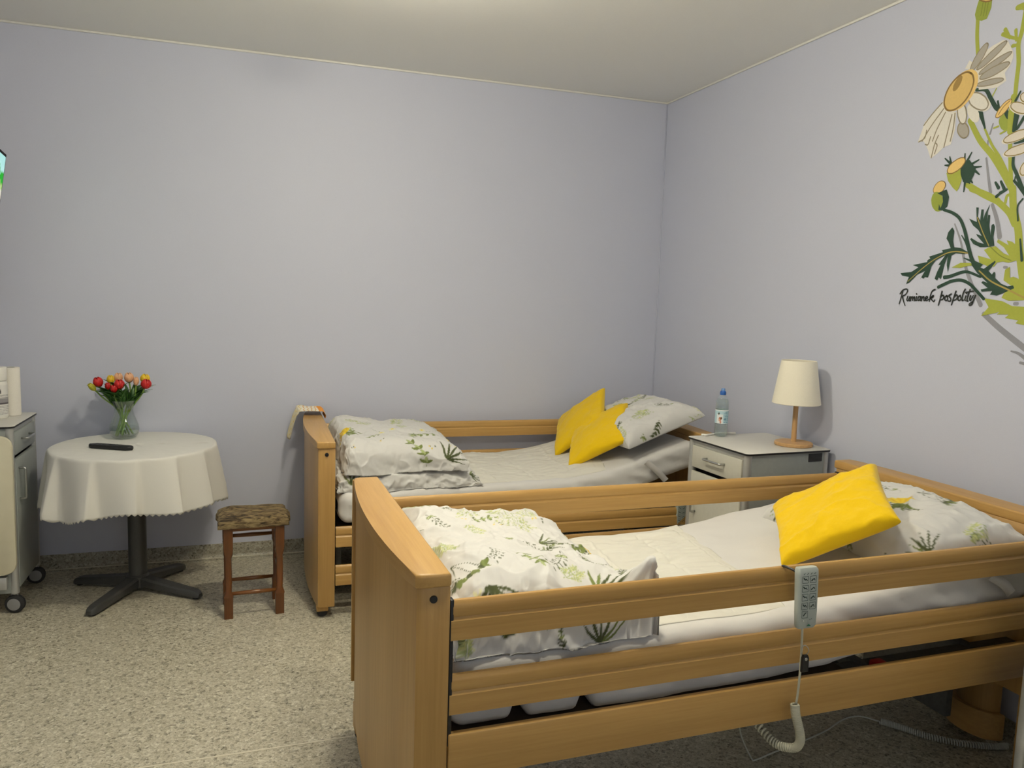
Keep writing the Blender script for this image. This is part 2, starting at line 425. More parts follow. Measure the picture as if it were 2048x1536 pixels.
def sprig(P, x, y, ang, ln, kind, r):
    n = 7; pts = []; a = ang; bend = r.uniform(-.9, .9) / n
    px, py = x, y; pts.append((px, py)); A = []
    for i in range(n):
        a += bend; px += math.cos(a) * ln / n; py += math.sin(a) * ln / n; pts.append((px, py)); A.append(a)
    if kind == 'dark':
        P.line(pts, .0016, GD)
        for i in range(1, n + 1):
            for sg in (-1, 1):
                P.leaf(*pts[i], A[i - 1] + sg * r.uniform(.5, .9), ln * r.uniform(.16, .26), ln * .045, GD if r.random() < .7 else GM)
    elif kind == 'mid':
        P.line(pts, .0015, GM)
        for i in range(1, n + 1, 2):
            for sg in (-1, 0, 1):
                P.leaf(*pts[i], A[i - 1] + sg * .95, ln * .24, ln * .07, GM if sg else GL)
    elif kind == 'fern':
        P.line(pts, .0012, GL)
        for i in range(1, n):
            for sg in (-1, 1):
                b = A[i - 1] + sg * .75; L = ln * .42 * (1 - i / n * .6)
                q = [(pts[i][0] + math.cos(b) * L * t, pts[i][1] + math.sin(b) * L * t) for t in (0, .5, 1)]
                P.line(q, .001, GL)
                for t in (.35, .6, .85, 1):
                    for s2 in (-1, 1): P.leaf(pts[i][0] + math.cos(b) * L * t, pts[i][1] + math.sin(b) * L * t, b + s2 * .6, .014, .0022, GY if r.random() < .5 else GL)
    elif kind == 'berry':
        P.line(pts, .0012, GD)
        for i in range(2, n + 1):
            for sg in (-1, 1):
                b = A[i - 1] + sg * .7; L = ln * r.uniform(.10, .18)
                q = (pts[i][0] + math.cos(b) * L, pts[i][1] + math.sin(b) * L)
                P.line([pts[i], q], .0009, GD); P.leaf(*q, b, .011, .0042, GD)
        for sg in (-1, 1): P.leaf(*pts[1], A[0] + sg * .8, ln * .2, ln * .075, GM, (.5, .55, .33))
    elif kind == 'clover':
        for k in (-.5, 0, .5):
            b = ang + k; q = (x + math.cos(b) * ln * .8, y + math.sin(b) * ln * .8)
            P.line([(x, y), q], .0013, GD)
            for j in range(3): P.leaf(*q, b + (j - 1) * 1.1, ln * .26, ln * .11, GM if j else GD)
    elif kind == 'blade':
        for k in (-1.1, -.7, -.3, .05, .4, .8): P.leaf(x, y, ang + k, ln * r.uniform(.7, 1), ln * .055, GD if r.random() < .6 else GM)
    elif kind == 'daisy':
        P.line([(x, y), (x + math.cos(ang) * ln, y + math.sin(ang) * ln)], .0013, GM)
        cx, cy = x + math.cos(ang) * ln, y + math.sin(ang) * ln
        for k in range(7): P.leaf(cx, cy, k * .9, .022, .005, (.72, .72, .42))
        P.dot(cx, cy, .008, YE)
    elif kind == 'yellow':
        for k in (-.5, .1, .6): P.leaf(x, y, ang + PI + k, ln * .7, ln * .08, GM)
        P.line([(x - math.cos(ang) * ln * .5, y - math.sin(ang) * ln * .5), (x, y)], .0015, GD)
        for k in range(-3, 4): P.leaf(x, y, ang + k * .36, ln * .5, ln * .1, YE if k % 2 else (.66, .42, .02))
    elif kind == 'dots':
        for k in range(4): P.dot(x + r.uniform(-.02, .02), y + r.uniform(-.02, .02), .004, YE if k % 2 else GD)
def arc_profile(e, n=4000):
    """1D rounded-box half profile: returns s->(S,H) arc-length parametrised for aspect given later"""
    p = np.linspace(-PI / 2, PI / 2, n)
    S = np.sign(np.sin(p)) * np.abs(np.sin(p)) ** e; H = np.abs(np.cos(p)) ** e
    return S, H
def arc_param(half, height, e, n):
    S, H = arc_profile(e)
    x, z = S * half, H * height
    d = np.concatenate([[0], np.cumsum(np.hypot(np.diff(x), np.diff(z)))])
    t = np.linspace(0, d[-1], n)
    return np.interp(t, d, S), np.interp(t, d, H), t - d[-1] / 2
MURAL=[
('s','painted_shadow','sh',6,8,'2466,2277 2457,2241'),
('s','painted_shadow','sh',7,7,'2451,2218 2452,2198'),
('s','painted_shadow','sh',8,13,'2451,2153 2470,2071 2483,2022'),
('s','painted_shadow','sh',13,20,'2496,1976 2522,1916 2539,1855'),
('s','painted_shadow','sh',6,18,'2337,1917 2372,1847 2396,1773 2425,1705 2487,1602'),
('s','painted_shadow','sh',21,24,'2506,1567 2576,1517 2680,1452 2714,1432'),
('s','painted_shadow','sh',6,15,'2632,1436 2660,1430 2689,1415'),
('s','painted_shadow','sh',10,12,'2672,1397 2701,1393'),
('s','painted_shadow','sh',13,13,'2627,1609 2637,1609'),
('s','painted_shadow','sh',11,11,'2571,1742 2580,1741'),
('s','painted_stem','li',16,16,'2356,2684 2360,2621 2373,2541'),
('s','painted_stem','li',17,17,'2556,2663 2548,2585 2539,2542 2547,2476 2546,2413 2546,2344 2542,2276 2544,2202 2554,2121 2564,2050 2577,1985'),
('s','painted_stem','li',10,15,'2541,2560 2502,2578 2471,2597'),
('s','painted_stem','li',11,15,'2502,2575 2479,2611'),
('s','painted_stem','li',10,13,'2529,2559 2523,2596'),
('s','painted_stem','li',10,14,'2540,2540 2517,2543'),
('s','painted_stem','li',19,34,'2522,2675 2548,2672 2569,2659'),
('s','painted_stem','li',5,5,'2466,2404 2451,2379'),
('s','painted_stem','li',21,27,'2363,2309 2417,2224 2474,2162 2530,2087 2571,2026'),
('s','painted_stem','li',8,15,'2431,2267 2469,2200 2514,2137 2563,2050'),
('s','painted_stem','li',23,25,'2380,2063 2450,2021 2517,1987'),
('s','painted_stem','li',22,24,'2398,2046 2488,2005 2562,1947 2595,1897'),
('s','painted_stem','li',28,31,'2573,2026 2584,1957 2610,1880 2622,1816 2637,1748 2665,1639'),
('s','painted_stem','li',11,11,'2549,1978 2553,2002 2565,2005'),
('p','painted_bud','li2',0,0,'2355,2762 2411,2744 2411,2710 2396,2675 2374,2674 2348,2686 2341,2707 2347,2735'),
('s','bud_line','dl',3,3,'2373,2741 2368,2695'),
('s','bud_line','dl',3,3,'2385,2737 2380,2691'),
('s','bud_line','dl',3,3,'2396,2733 2391,2688'),
('p','bud_crown','ye',0,0,'2413,2741 2412,2739 2410,2737 2407,2737 2403,2737 2398,2737 2392,2739 2385,2740 2379,2743 2373,2746 2367,2749 2362,2752 2359,2755 2356,2757 2355,2760 2356,2762 2358,2763 2361,2764 2365,2764 2371,2763 2377,2762 2383,2760 2389,2758 2396,2755 2401,2752 2406,2749 2409,2746 2412,2743'),
('s','bud_crown_outline','br',5,5,'2413,2741 2412,2739 2410,2737 2407,2737 2403,2737 2398,2737 2392,2739 2385,2740 2379,2743 2373,2746 2367,2749 2362,2752 2359,2755 2356,2757 2355,2760 2356,2762 2358,2763 2361,2764 2365,2764 2371,2763 2377,2762 2383,2760 2389,2758 2396,2755 2401,2752 2406,2749 2409,2746 2412,2743 2413,2741'),
('s','painted_stem','dk',13,19,'2381,2419 2420,2410 2444,2376 2470,2337 2487,2324'),
('s','painted_stem','dk',8,8,'2477,2356 2486,2327'),
('s','painted_stem','dk',24,7,'2398,2350 2416,2308 2433,2267'),
('p','painted_petal','wh',0,0,'2366,2505 2397,2554 2434,2567 2476,2575 2495,2568 2522,2520 2524,2501 2515,2476 2495,2453 2504,2423 2468,2407 2390,2417'),
('p','painted_petal','wh',0,0,'2319,2512 2336,2540 2350,2529 2346,2504'),
('p','painted_petal','wh',0,0,'2239,2419 2202,2389 2145,2344 2135,2314 2118,2270 2147,2268 2160,2252 2173,2230 2191,2191 2222,2206 2251,2227 2284,2232 2297,2285 2297,2354 2266,2366'),
('p','painted_petal','gr',0,0,'2410,2582 2412,2579 2413,2574 2411,2567 2409,2559 2404,2550 2399,2540 2392,2530 2385,2521 2377,2513 2370,2506 2363,2501 2356,2497 2351,2496 2347,2497 2345,2501 2344,2506 2345,2513 2348,2522 2353,2531 2358,2541 2365,2550 2372,2560 2380,2568 2388,2575 2395,2580 2401,2583 2406,2584'),
('s','painted_petal_outline','ol',4,4,'2410,2582 2412,2579 2413,2574 2411,2567 2409,2559 2404,2550 2399,2540 2392,2530 2385,2521 2377,2513 2370,2506 2363,2501 2356,2497 2351,2496 2347,2497 2345,2501 2344,2506 2345,2513 2348,2522 2353,2531 2358,2541 2365,2550 2372,2560 2380,2568 2388,2575 2395,2580 2401,2583 2406,2584 2410,2582'),
('p','painted_petal','gr',0,0,'2490,2567 2491,2564 2489,2559 2484,2553 2476,2546 2467,2538 2455,2530 2443,2522 2429,2514 2416,2507 2404,2501 2392,2497 2383,2495 2377,2494 2373,2496 2372,2499 2375,2504 2380,2510 2388,2518 2398,2526 2410,2534 2423,2543 2436,2550 2449,2557 2461,2562 2472,2566 2481,2568 2487,2569'),
('s','painted_petal_outline','ol',4,4,'2490,2567 2491,2564 2489,2559 2484,2553 2476,2546 2467,2538 2455,2530 2443,2522 2429,2514 2416,2507 2404,2501 2392,2497 2383,2495 2377,2494 2373,2496 2372,2499 2375,2504 2380,2510 2388,2518 2398,2526 2410,2534 2423,2543 2436,2550 2449,2557 2461,2562 2472,2566 2481,2568 2487,2569 2490,2567'),
('p','painted_petal','gr',0,0,'2515,2523 2515,2520 2512,2516 2506,2511 2497,2506 2486,2500 2473,2495 2459,2489 2444,2484 2430,2480 2416,2477 2404,2475 2395,2474 2388,2474 2385,2476 2385,2479 2388,2483 2394,2488 2404,2493 2415,2499 2429,2505 2443,2510 2458,2515 2472,2519 2485,2522 2496,2524 2505,2525 2511,2524'),
('s','painted_petal_outline','ol',4,4,'2515,2523 2515,2520 2512,2516 2506,2511 2497,2506 2486,2500 2473,2495 2459,2489 2444,2484 2430,2480 2416,2477 2404,2475 2395,2474 2388,2474 2385,2476 2385,2479 2388,2483 2394,2488 2404,2493 2415,2499 2429,2505 2443,2510 2458,2515 2472,2519 2485,2522 2496,2524 2505,2525 2511,2524 2515,2523'),
('p','painted_petal','gr',0,0,'2510,2486 2511,2483 2508,2479 2503,2474 2495,2470 2485,2466 2473,2462 2460,2458 2447,2455 2433,2453 2421,2452 2409,2452 2400,2453 2394,2455 2390,2458 2390,2461 2392,2466 2398,2470 2406,2475 2417,2479 2429,2483 2442,2487 2456,2489 2469,2491 2481,2492 2492,2492 2501,2491 2507,2489'),
('s','painted_petal_outline','ol',4,4,'2510,2486 2511,2483 2508,2479 2503,2474 2495,2470 2485,2466 2473,2462 2460,2458 2447,2455 2433,2453 2421,2452 2409,2452 2400,2453 2394,2455 2390,2458 2390,2461 2392,2466 2398,2470 2406,2475 2417,2479 2429,2483 2442,2487 2456,2489 2469,2491 2481,2492 2492,2492 2501,2491 2507,2489 2510,2486'),
('p','painted_petal','gr',0,0,'2492,2432 2492,2429 2488,2427 2483,2425 2475,2424 2465,2423 2453,2423 2441,2423 2428,2424 2416,2425 2404,2427 2395,2429 2387,2431 2382,2434 2379,2436 2380,2439 2383,2441 2390,2443 2398,2444 2409,2445 2420,2445 2433,2445 2445,2444 2458,2443 2469,2441 2478,2439 2485,2437 2490,2434'),
('s','painted_petal_outline','ol',4,4,'2492,2432 2492,2429 2488,2427 2483,2425 2475,2424 2465,2423 2453,2423 2441,2423 2428,2424 2416,2425 2404,2427 2395,2429 2387,2431 2382,2434 2379,2436 2380,2439 2383,2441 2390,2443 2398,2444 2409,2445 2420,2445 2433,2445 2445,2444 2458,2443 2469,2441 2478,2439 2485,2437 2490,2434 2492,2432'),
('s','petal_line','ol',5,5,'2225,2405 2178,2368 2142,2332'),
('s','petal_line','ol',5,5,'2235,2380 2183,2326 2140,2269'),
('s','petal_line','ol',5,5,'2245,2364 2211,2306 2193,2261'),
('s','petal_line','ol',5,5,'2277,2348 2263,2281 2252,2226'),
('s','petal_line','ol',5,5,'2220,2278 2205,2245 2194,2194'),
('s','petal_line','ol',5,5,'2291,2351 2289,2296 2280,2245'),
('s','petal_line','ol',5,5,'2211,2249 2218,2238 2209,2208'),
('s','petal_line','ol',5,5,'2159,2310 2152,2280 2123,2269'),
('s','petal_line','ol',5,5,'2182,2280 2172,2251 2158,2253'),
('p','painted_petal','gr',0,0,'2346,2246 2340,2247 2334,2250 2328,2254 2323,2259 2318,2265 2314,2271 2311,2278 2310,2285 2310,2292 2311,2297 2313,2302 2317,2306 2321,2308 2327,2308 2332,2307 2338,2305 2344,2301 2349,2296 2354,2290 2358,2283 2360,2276 2362,2270 2362,2263 2361,2257 2359,2253 2355,2249 2351,2247'),
('s','painted_petal_outline','ol',5,5,'2346,2246 2340,2247 2334,2250 2328,2254 2323,2259 2318,2265 2314,2271 2311,2278 2310,2285 2310,2292 2311,2297 2313,2302 2317,2306 2321,2308 2327,2308 2332,2307 2338,2305 2344,2301 2349,2296 2354,2290 2358,2283 2360,2276 2362,2270 2362,2263 2361,2257 2359,2253 2355,2249 2351,2247 2346,2246'),
('p','painted_petal','wh',0,0,'2394,2295 2389,2296 2383,2298 2376,2302 2370,2308 2363,2315 2358,2322 2353,2331 2349,2340 2347,2348 2346,2355 2346,2362 2348,2367 2352,2370 2356,2372 2362,2371 2368,2369 2374,2365 2381,2359 2387,2352 2393,2344 2397,2336 2401,2327 2403,2319 2404,2312 2404,2305 2402,2300 2399,2297'),
('p','painted_petal','wh',0,0,'2333,2302 2328,2303 2323,2307 2318,2312 2314,2319 2310,2327 2306,2336 2304,2345 2302,2355 2302,2363 2303,2371 2305,2377 2308,2381 2311,2384 2316,2384 2320,2382 2325,2379 2330,2373 2335,2366 2339,2358 2342,2349 2344,2340 2346,2331 2346,2323 2345,2315 2344,2309 2341,2305 2337,2302'),
('s','painted_petal_outline','ol',5,5,'2333,2302 2328,2303 2323,2307 2318,2312 2314,2319 2310,2327 2306,2336 2304,2345 2302,2355 2302,2363 2303,2371 2305,2377 2308,2381 2311,2384 2316,2384 2320,2382 2325,2379 2330,2373 2335,2366 2339,2358 2342,2349 2344,2340 2346,2331 2346,2323 2345,2315 2344,2309 2341,2305 2337,2302 2333,2302'),
('p','painted_petal','wh',0,0,'2448,2339 2444,2335 2438,2332 2431,2330 2422,2330 2412,2333 2401,2336 2390,2342 2380,2348 2371,2356 2364,2364 2358,2372 2355,2380 2354,2388 2355,2394 2359,2399 2365,2402 2373,2403 2383,2403 2393,2400 2404,2396 2414,2391 2424,2384 2433,2376 2440,2368 2445,2360 2449,2353 2449,2345'),
('p','painted_petal','wh',0,0,'2435,2343 2430,2339 2423,2337 2415,2337 2406,2339 2397,2343 2387,2348 2377,2355 2368,2362 2360,2370 2354,2379 2350,2387 2348,2394 2349,2401 2352,2406 2357,2409 2363,2411 2372,2411 2381,2409 2391,2405 2401,2400 2410,2393 2419,2386 2426,2378 2432,2369 2436,2361 2438,2354 2437,2348'),
('s','painted_petal_outline','ol',5,5,'2435,2343 2430,2339 2423,2337 2415,2337 2406,2339 2397,2343 2387,2348 2377,2355 2368,2362 2360,2370 2354,2379 2350,2387 2348,2394 2349,2401 2352,2406 2357,2409 2363,2411 2372,2411 2381,2409 2391,2405 2401,2400 2410,2393 2419,2386 2426,2378 2432,2369 2436,2361 2438,2354 2437,2348 2435,2343'),
('p','flower_disc','ye',0,0,'2365,2495 2375,2485 2381,2473 2383,2459 2383,2443 2378,2428 2371,2412 2360,2397 2347,2384 2333,2373 2317,2365 2300,2361 2284,2360 2269,2363 2257,2369 2247,2379 2240,2391 2237,2406 2238,2422 2243,2439 2251,2455 2262,2470 2276,2483 2291,2494 2307,2501 2324,2505 2339,2505 2353,2502'),
('p','flower_disc','ye2',0,0,'2348,2489 2356,2481 2361,2470 2364,2457 2363,2444 2359,2429 2352,2414 2343,2401 2332,2389 2318,2378 2304,2371 2290,2366 2275,2365 2262,2367 2251,2372 2243,2381 2237,2392 2234,2405 2235,2420 2239,2435 2246,2450 2256,2464 2268,2476 2282,2486 2296,2493 2311,2497 2324,2498 2337,2495'),
('s','flower_disc_outline','br',7,7,'2348,2489 2356,2481 2361,2470 2364,2457 2363,2444 2359,2429 2352,2414 2343,2401 2332,2389 2318,2378 2304,2371 2290,2366 2275,2365 2262,2367 2251,2372 2243,2381 2237,2392 2234,2405 2235,2420 2239,2435 2246,2450 2256,2464 2268,2476 2282,2486 2296,2493 2311,2497 2324,2498 2337,2495 2348,2489'),
('p','disc_shade','br2',0,0,'2307,2490 2309,2488 2311,2484 2311,2480 2310,2474 2309,2469 2306,2463 2303,2457 2299,2451 2295,2446 2290,2442 2286,2439 2281,2438 2278,2438 2274,2439 2272,2441 2270,2445 2270,2449 2271,2455 2272,2461 2275,2467 2278,2473 2282,2478 2286,2483 2291,2487 2296,2490 2300,2491 2304,2492'),
('p','painted_bud','li',0,0,'2276,2122 2304,2133 2343,2138 2350,2082 2340,2053 2332,2044 2312,2061 2287,2090'),
('p','painted_leaf','dk',0,0,'2337,2151 2378,2158 2410,2121 2404,2097 2388,2068 2358,2076 2344,2107'),
('s','painted_leaf','dk',11,5,'2356,2145 2355,2185'),
('s','painted_leaf','dk',11,5,'2368,2156 2385,2185'),
('s','painted_leaf','dk',11,5,'2389,2140 2420,2152'),
('s','painted_leaf','dk',11,5,'2396,2127 2434,2125'),
('s','painted_leaf','dk',11,5,'2387,2082 2401,2069'),
('s','painted_leaf','dk',11,5,'2367,2080 2365,2039'),
('s','painted_leaf','dk',11,5,'2295,2153 2263,2181'),
('s','painted_leaf','dk',11,5,'2294,2156 2285,2184'),
('s','painted_leaf','dk',11,5,'2287,2150 2265,2154'),
('s','painted_leaf','dk',11,5,'2381,2083 2388,2068'),
('s','painted_leaf','dk',11,5,'2406,2114 2428,2096'),
('p','bud_crown','ye',0,0,'2356,2167 2358,2163 2359,2158 2358,2152 2354,2146 2349,2140 2343,2134 2335,2129 2327,2124 2318,2121 2309,2118 2301,2117 2293,2118 2287,2119 2283,2122 2280,2127 2279,2132 2281,2137 2284,2144 2289,2150 2296,2156 2304,2161 2313,2165 2322,2169 2330,2171 2339,2172 2346,2171 2352,2170'),
('s','bud_crown_outline','br',4,4,'2356,2167 2358,2163 2359,2158 2358,2152 2354,2146 2349,2140 2343,2134 2335,2129 2327,2124 2318,2121 2309,2118 2301,2117 2293,2118 2287,2119 2283,2122 2280,2127 2279,2132 2281,2137 2284,2144 2289,2150 2296,2156 2304,2161 2313,2165 2322,2169 2330,2171 2339,2172 2346,2171 2352,2170 2356,2167'),
('p','bud_crown','ye',0,0,'2269,2089 2273,2085 2275,2081 2276,2076 2276,2071 2274,2065 2271,2060 2267,2055 2262,2051 2256,2047 2250,2045 2243,2044 2237,2044 2231,2046 2227,2048 2223,2052 2220,2057 2219,2062 2220,2067 2222,2073 2225,2078 2229,2083 2234,2087 2240,2091 2246,2093 2253,2094 2259,2093 2264,2092'),
('s','bud_crown_outline','br',3,3,'2269,2089 2273,2085 2275,2081 2276,2076 2276,2071 2274,2065 2271,2060 2267,2055 2262,2051 2256,2047 2250,2045 2243,2044 2237,2044 2231,2046 2227,2048 2223,2052 2220,2057 2219,2062 2220,2067 2222,2073 2225,2078 2229,2083 2234,2087 2240,2091 2246,2093 2253,2094 2259,2093 2264,2092 2269,2089'),
('p','painted_bud','li2',0,0,'2253,1973 2246,1974 2239,1977 2233,1982 2227,1988 2221,1996 2217,2005 2215,2014 2213,2023 2214,2031 2216,2039 2219,2045 2224,2050 2229,2053 2236,2053 2243,2052 2250,2049 2256,2044 2262,2037 2267,2030 2271,2021 2274,2012 2275,2003 2275,1995 2273,1987 2270,1981 2265,1976 2259,1974'),
('p','painted_leaf','dk',0,0,'2240,2047 2284,2057 2299,2026 2295,1989 2273,1975 2253,1979 2253,2003 2263,1986 2272,2010 2267,2034'),
('s','painted_leaf','dk',9,13,'2501,2057 2515,2036'),
('s','painted_leaf','dk',9,13,'2523,2058 2539,2030'),
('s','painted_leaf','dk',9,13,'2550,2026 2525,2016'),
('s','painted_leaf','dk',9,13,'2527,2017 2511,2005'),
('p','painted_bud','li2',0,0,'2528,2239 2522,2240 2515,2243 2509,2247 2503,2252 2499,2258 2495,2265 2492,2272 2490,2279 2490,2286 2492,2292 2494,2296 2498,2300 2503,2302 2509,2303 2515,2301 2521,2299 2527,2295 2533,2290 2538,2284 2542,2277 2544,2270 2546,2263 2546,2256 2544,2251 2542,2246 2538,2242 2533,2240'),
('s','painted_bud','li',6,7,'2471,2260 2490,2263'),
('s','painted_bud','li',6,7,'2501,2234 2520,2240'),
('p','painted_leaf','dk',0,0,'2532,2280 2529,2280 2527,2281 2523,2283 2520,2286 2517,2290 2515,2294 2512,2298 2510,2303 2509,2307 2508,2311 2508,2314 2509,2317 2511,2319 2513,2319 2515,2319 2518,2318 2521,2316 2524,2313 2527,2309 2530,2305 2532,2301 2534,2296 2536,2292 2536,2288 2536,2285 2535,2282 2534,2280'),
('s','painted_stem','li',20,20,'2540,2359 2536,2299 2539,2235'),
('p','bud_crown','ye',0,0,'2533,2350 2535,2347 2535,2343 2534,2338 2532,2332 2528,2326 2523,2320 2517,2314 2511,2308 2504,2303 2497,2299 2491,2297 2485,2295 2481,2296 2477,2297 2475,2300 2475,2304 2476,2310 2479,2315 2483,2322 2488,2328 2494,2334 2500,2340 2507,2345 2514,2349 2520,2351 2525,2352 2530,2352'),
('s','bud_crown_outline','br',3,3,'2533,2350 2535,2347 2535,2343 2534,2338 2532,2332 2528,2326 2523,2320 2517,2314 2511,2308 2504,2303 2497,2299 2491,2297 2485,2295 2481,2296 2477,2297 2475,2300 2475,2304 2476,2310 2479,2315 2483,2322 2488,2328 2494,2334 2500,2340 2507,2345 2514,2349 2520,2351 2525,2352 2530,2352 2533,2350'),
('s','bud_line','br',3,3,'2486,2306 2503,2329 2529,2347'),
('s','painted_stem','dk',6,9,'2567,2371 2550,2342'),
('s','painted_leaf','dk',22,16,'2561,2294 2556,2237'),
('s','painted_leaf','dk',13,9,'2591,2276 2567,2239'),
('s','painted_stem','dk',11,16,'2564,2144 2567,2108 2585,2075 2619,2010 2639,1987'),
('s','painted_stem','dk',9,13,'2576,2054 2595,2035 2621,2005'),
('s','painted_leaf','dk',4,7,'2577,2052 2581,2069'),
('s','painted_leaf','dk',19,16,'2567,2195 2605,2195'),
('p','painted_petal','wh',0,0,'2606,2292 2604,2288 2600,2286 2595,2284 2588,2284 2580,2286 2571,2288 2562,2292 2554,2297 2546,2302 2539,2308 2533,2314 2529,2320 2527,2325 2527,2330 2530,2333 2534,2336 2539,2337 2547,2337 2555,2335 2563,2333 2572,2329 2581,2324 2589,2319 2595,2313 2601,2307 2604,2301 2606,2296'),
('p','painted_petal','wh2',0,0,'2606,2295 2605,2292 2601,2290 2596,2289 2590,2289 2582,2290 2574,2293 2566,2296 2558,2300 2551,2305 2544,2311 2539,2316 2535,2321 2534,2326 2534,2330 2536,2333 2539,2336 2545,2337 2551,2336 2559,2335 2567,2332 2575,2329 2583,2324 2590,2319 2596,2314 2601,2309 2605,2304 2606,2299'),
('s','painted_petal_outline','ol2',4,4,'2606,2295 2605,2292 2601,2290 2596,2289 2590,2289 2582,2290 2574,2293 2566,2296 2558,2300 2551,2305 2544,2311 2539,2316 2535,2321 2534,2326 2534,2330 2536,2333 2539,2336 2545,2337 2551,2336 2559,2335 2567,2332 2575,2329 2583,2324 2590,2319 2596,2314 2601,2309 2605,2304 2606,2299 2606,2295'),
('p','painted_petal','wh',0,0,'2626,2223 2627,2219 2625,2214 2620,2209 2612,2205 2603,2201 2592,2197 2579,2194 2566,2192 2553,2191 2541,2190 2530,2191 2521,2194 2514,2196 2511,2200 2510,2205 2513,2209 2518,2214 2526,2219 2536,2223 2548,2227 2560,2230 2574,2232 2586,2233 2598,2233 2609,2231 2617,2229 2623,2226'),
('p','painted_petal','wh2',0,0,'2625,2224 2626,2220 2624,2216 2619,2212 2612,2208 2603,2204 2593,2200 2581,2198 2569,2196 2557,2195 2546,2195 2536,2195 2528,2197 2522,2200 2519,2203 2518,2207 2520,2211 2525,2216 2533,2220 2542,2224 2553,2227 2565,2230 2577,2232 2589,2232 2600,2232 2609,2232 2617,2230 2622,2227'),
('s','painted_petal_outline','ol2',4,4,'2625,2224 2626,2220 2624,2216 2619,2212 2612,2208 2603,2204 2593,2200 2581,2198 2569,2196 2557,2195 2546,2195 2536,2195 2528,2197 2522,2200 2519,2203 2518,2207 2520,2211 2525,2216 2533,2220 2542,2224 2553,2227 2565,2230 2577,2232 2589,2232 2600,2232 2609,2232 2617,2230 2622,2227 2625,2224'),
('p','painted_petal','wh',0,0,'2645,2170 2645,2165 2642,2161 2636,2157 2628,2153 2618,2149 2605,2146 2592,2143 2578,2142 2564,2141 2551,2142 2539,2143 2530,2146 2524,2149 2520,2153 2520,2157 2523,2161 2529,2166 2538,2170 2549,2174 2562,2177 2576,2179 2590,2181 2603,2181 2616,2180 2627,2179 2635,2176 2641,2173'),
('p','painted_petal','wh2',0,0,'2643,2171 2643,2167 2641,2163 2635,2159 2628,2156 2618,2152 2606,2150 2594,2147 2581,2146 2568,2145 2556,2146 2546,2147 2537,2149 2531,2152 2528,2155 2528,2159 2531,2163 2537,2167 2545,2171 2555,2175 2567,2177 2580,2179 2593,2181 2605,2181 2617,2181 2627,2179 2635,2177 2640,2174'),
('s','painted_petal_outline','ol2',4,4,'2643,2171 2643,2167 2641,2163 2635,2159 2628,2156 2618,2152 2606,2150 2594,2147 2581,2146 2568,2145 2556,2146 2546,2147 2537,2149 2531,2152 2528,2155 2528,2159 2531,2163 2537,2167 2545,2171 2555,2175 2567,2177 2580,2179 2593,2181 2605,2181 2617,2181 2627,2179 2635,2177 2640,2174 2643,2171'),
('p','painted_petal','wh',0,0,'2627,2115 2631,2112 2634,2108 2635,2103 2636,2097 2635,2091 2634,2086 2631,2080 2628,2075 2624,2071 2619,2068 2614,2065 2609,2065 2604,2065 2600,2067 2596,2070 2593,2074 2592,2079 2591,2085 2591,2091 2593,2097 2596,2103 2599,2108 2604,2112 2608,2115 2613,2117 2618,2118 2623,2117'),
('p','painted_petal','wh2',0,0,'2629,2115 2632,2113 2635,2109 2636,2104 2637,2099 2636,2094 2635,2088 2632,2083 2629,2079 2625,2075 2621,2072 2617,2070 2612,2069 2608,2069 2604,2071 2601,2074 2598,2078 2597,2082 2596,2087 2597,2093 2598,2098 2601,2103 2604,2108 2608,2112 2612,2115 2617,2117 2621,2118 2625,2117'),
('s','painted_petal_outline','ol2',4,4,'2629,2115 2632,2113 2635,2109 2636,2104 2637,2099 2636,2094 2635,2088 2632,2083 2629,2079 2625,2075 2621,2072 2617,2070 2612,2069 2608,2069 2604,2071 2601,2074 2598,2078 2597,2082 2596,2087 2597,2093 2598,2098 2601,2103 2604,2108 2608,2112 2612,2115 2617,2117 2621,2118 2625,2117 2629,2115'),
('p','painted_petal','wh',0,0,'2613,2338 2613,2334 2611,2330 2609,2327 2605,2324 2601,2323 2596,2323 2591,2323 2585,2325 2580,2328 2575,2331 2571,2335 2567,2340 2565,2344 2564,2349 2564,2353 2566,2357 2568,2360 2572,2362 2576,2364 2581,2364 2586,2363 2592,2362 2597,2359 2602,2356 2606,2352 2609,2347 2612,2343'),
('p','painted_petal','wh2',0,0,'2614,2340 2614,2336 2613,2333 2610,2330 2607,2328 2603,2327 2599,2327 2594,2327 2589,2329 2584,2331 2579,2334 2575,2338 2572,2342 2570,2346 2569,2350 2569,2354 2570,2358 2573,2360 2576,2362 2580,2363 2585,2364 2590,2363 2595,2361 2600,2359 2604,2356 2608,2352 2611,2348 2613,2344'),
('s','painted_petal_outline','ol2',4,4,'2614,2340 2614,2336 2613,2333 2610,2330 2607,2328 2603,2327 2599,2327 2594,2327 2589,2329 2584,2331 2579,2334 2575,2338 2572,2342 2570,2346 2569,2350 2569,2354 2570,2358 2573,2360 2576,2362 2580,2363 2585,2364 2590,2363 2595,2361 2600,2359 2604,2356 2608,2352 2611,2348 2613,2344 2614,2340'),
('p','painted_leaf','li',0,0,'2535,1846 2580,1822 2571,1840 2593,1834 2618,1816 2623,1766 2587,1758 2563,1763 2539,1760 2529,1745 2501,1748 2465,1762 2456,1789 2478,1783 2513,1773 2480,1809 2499,1818 2528,1821 2564,1793 2587,1784 2562,1815 2531,1836'),
('p','painted_leaf','li',0,0,'2576,1733 2594,1743 2599,1703 2612,1707 2640,1696 2678,1722 2689,1623 2602,1619 2573,1630 2581,1647 2616,1668 2574,1694'),
('p','painted_leaf','li',0,0,'2499,1627 2545,1622 2579,1617 2619,1600 2692,1598 2699,1529 2639,1538 2648,1549 2595,1556 2609,1569 2560,1568 2570,1577 2494,1560 2523,1594'),
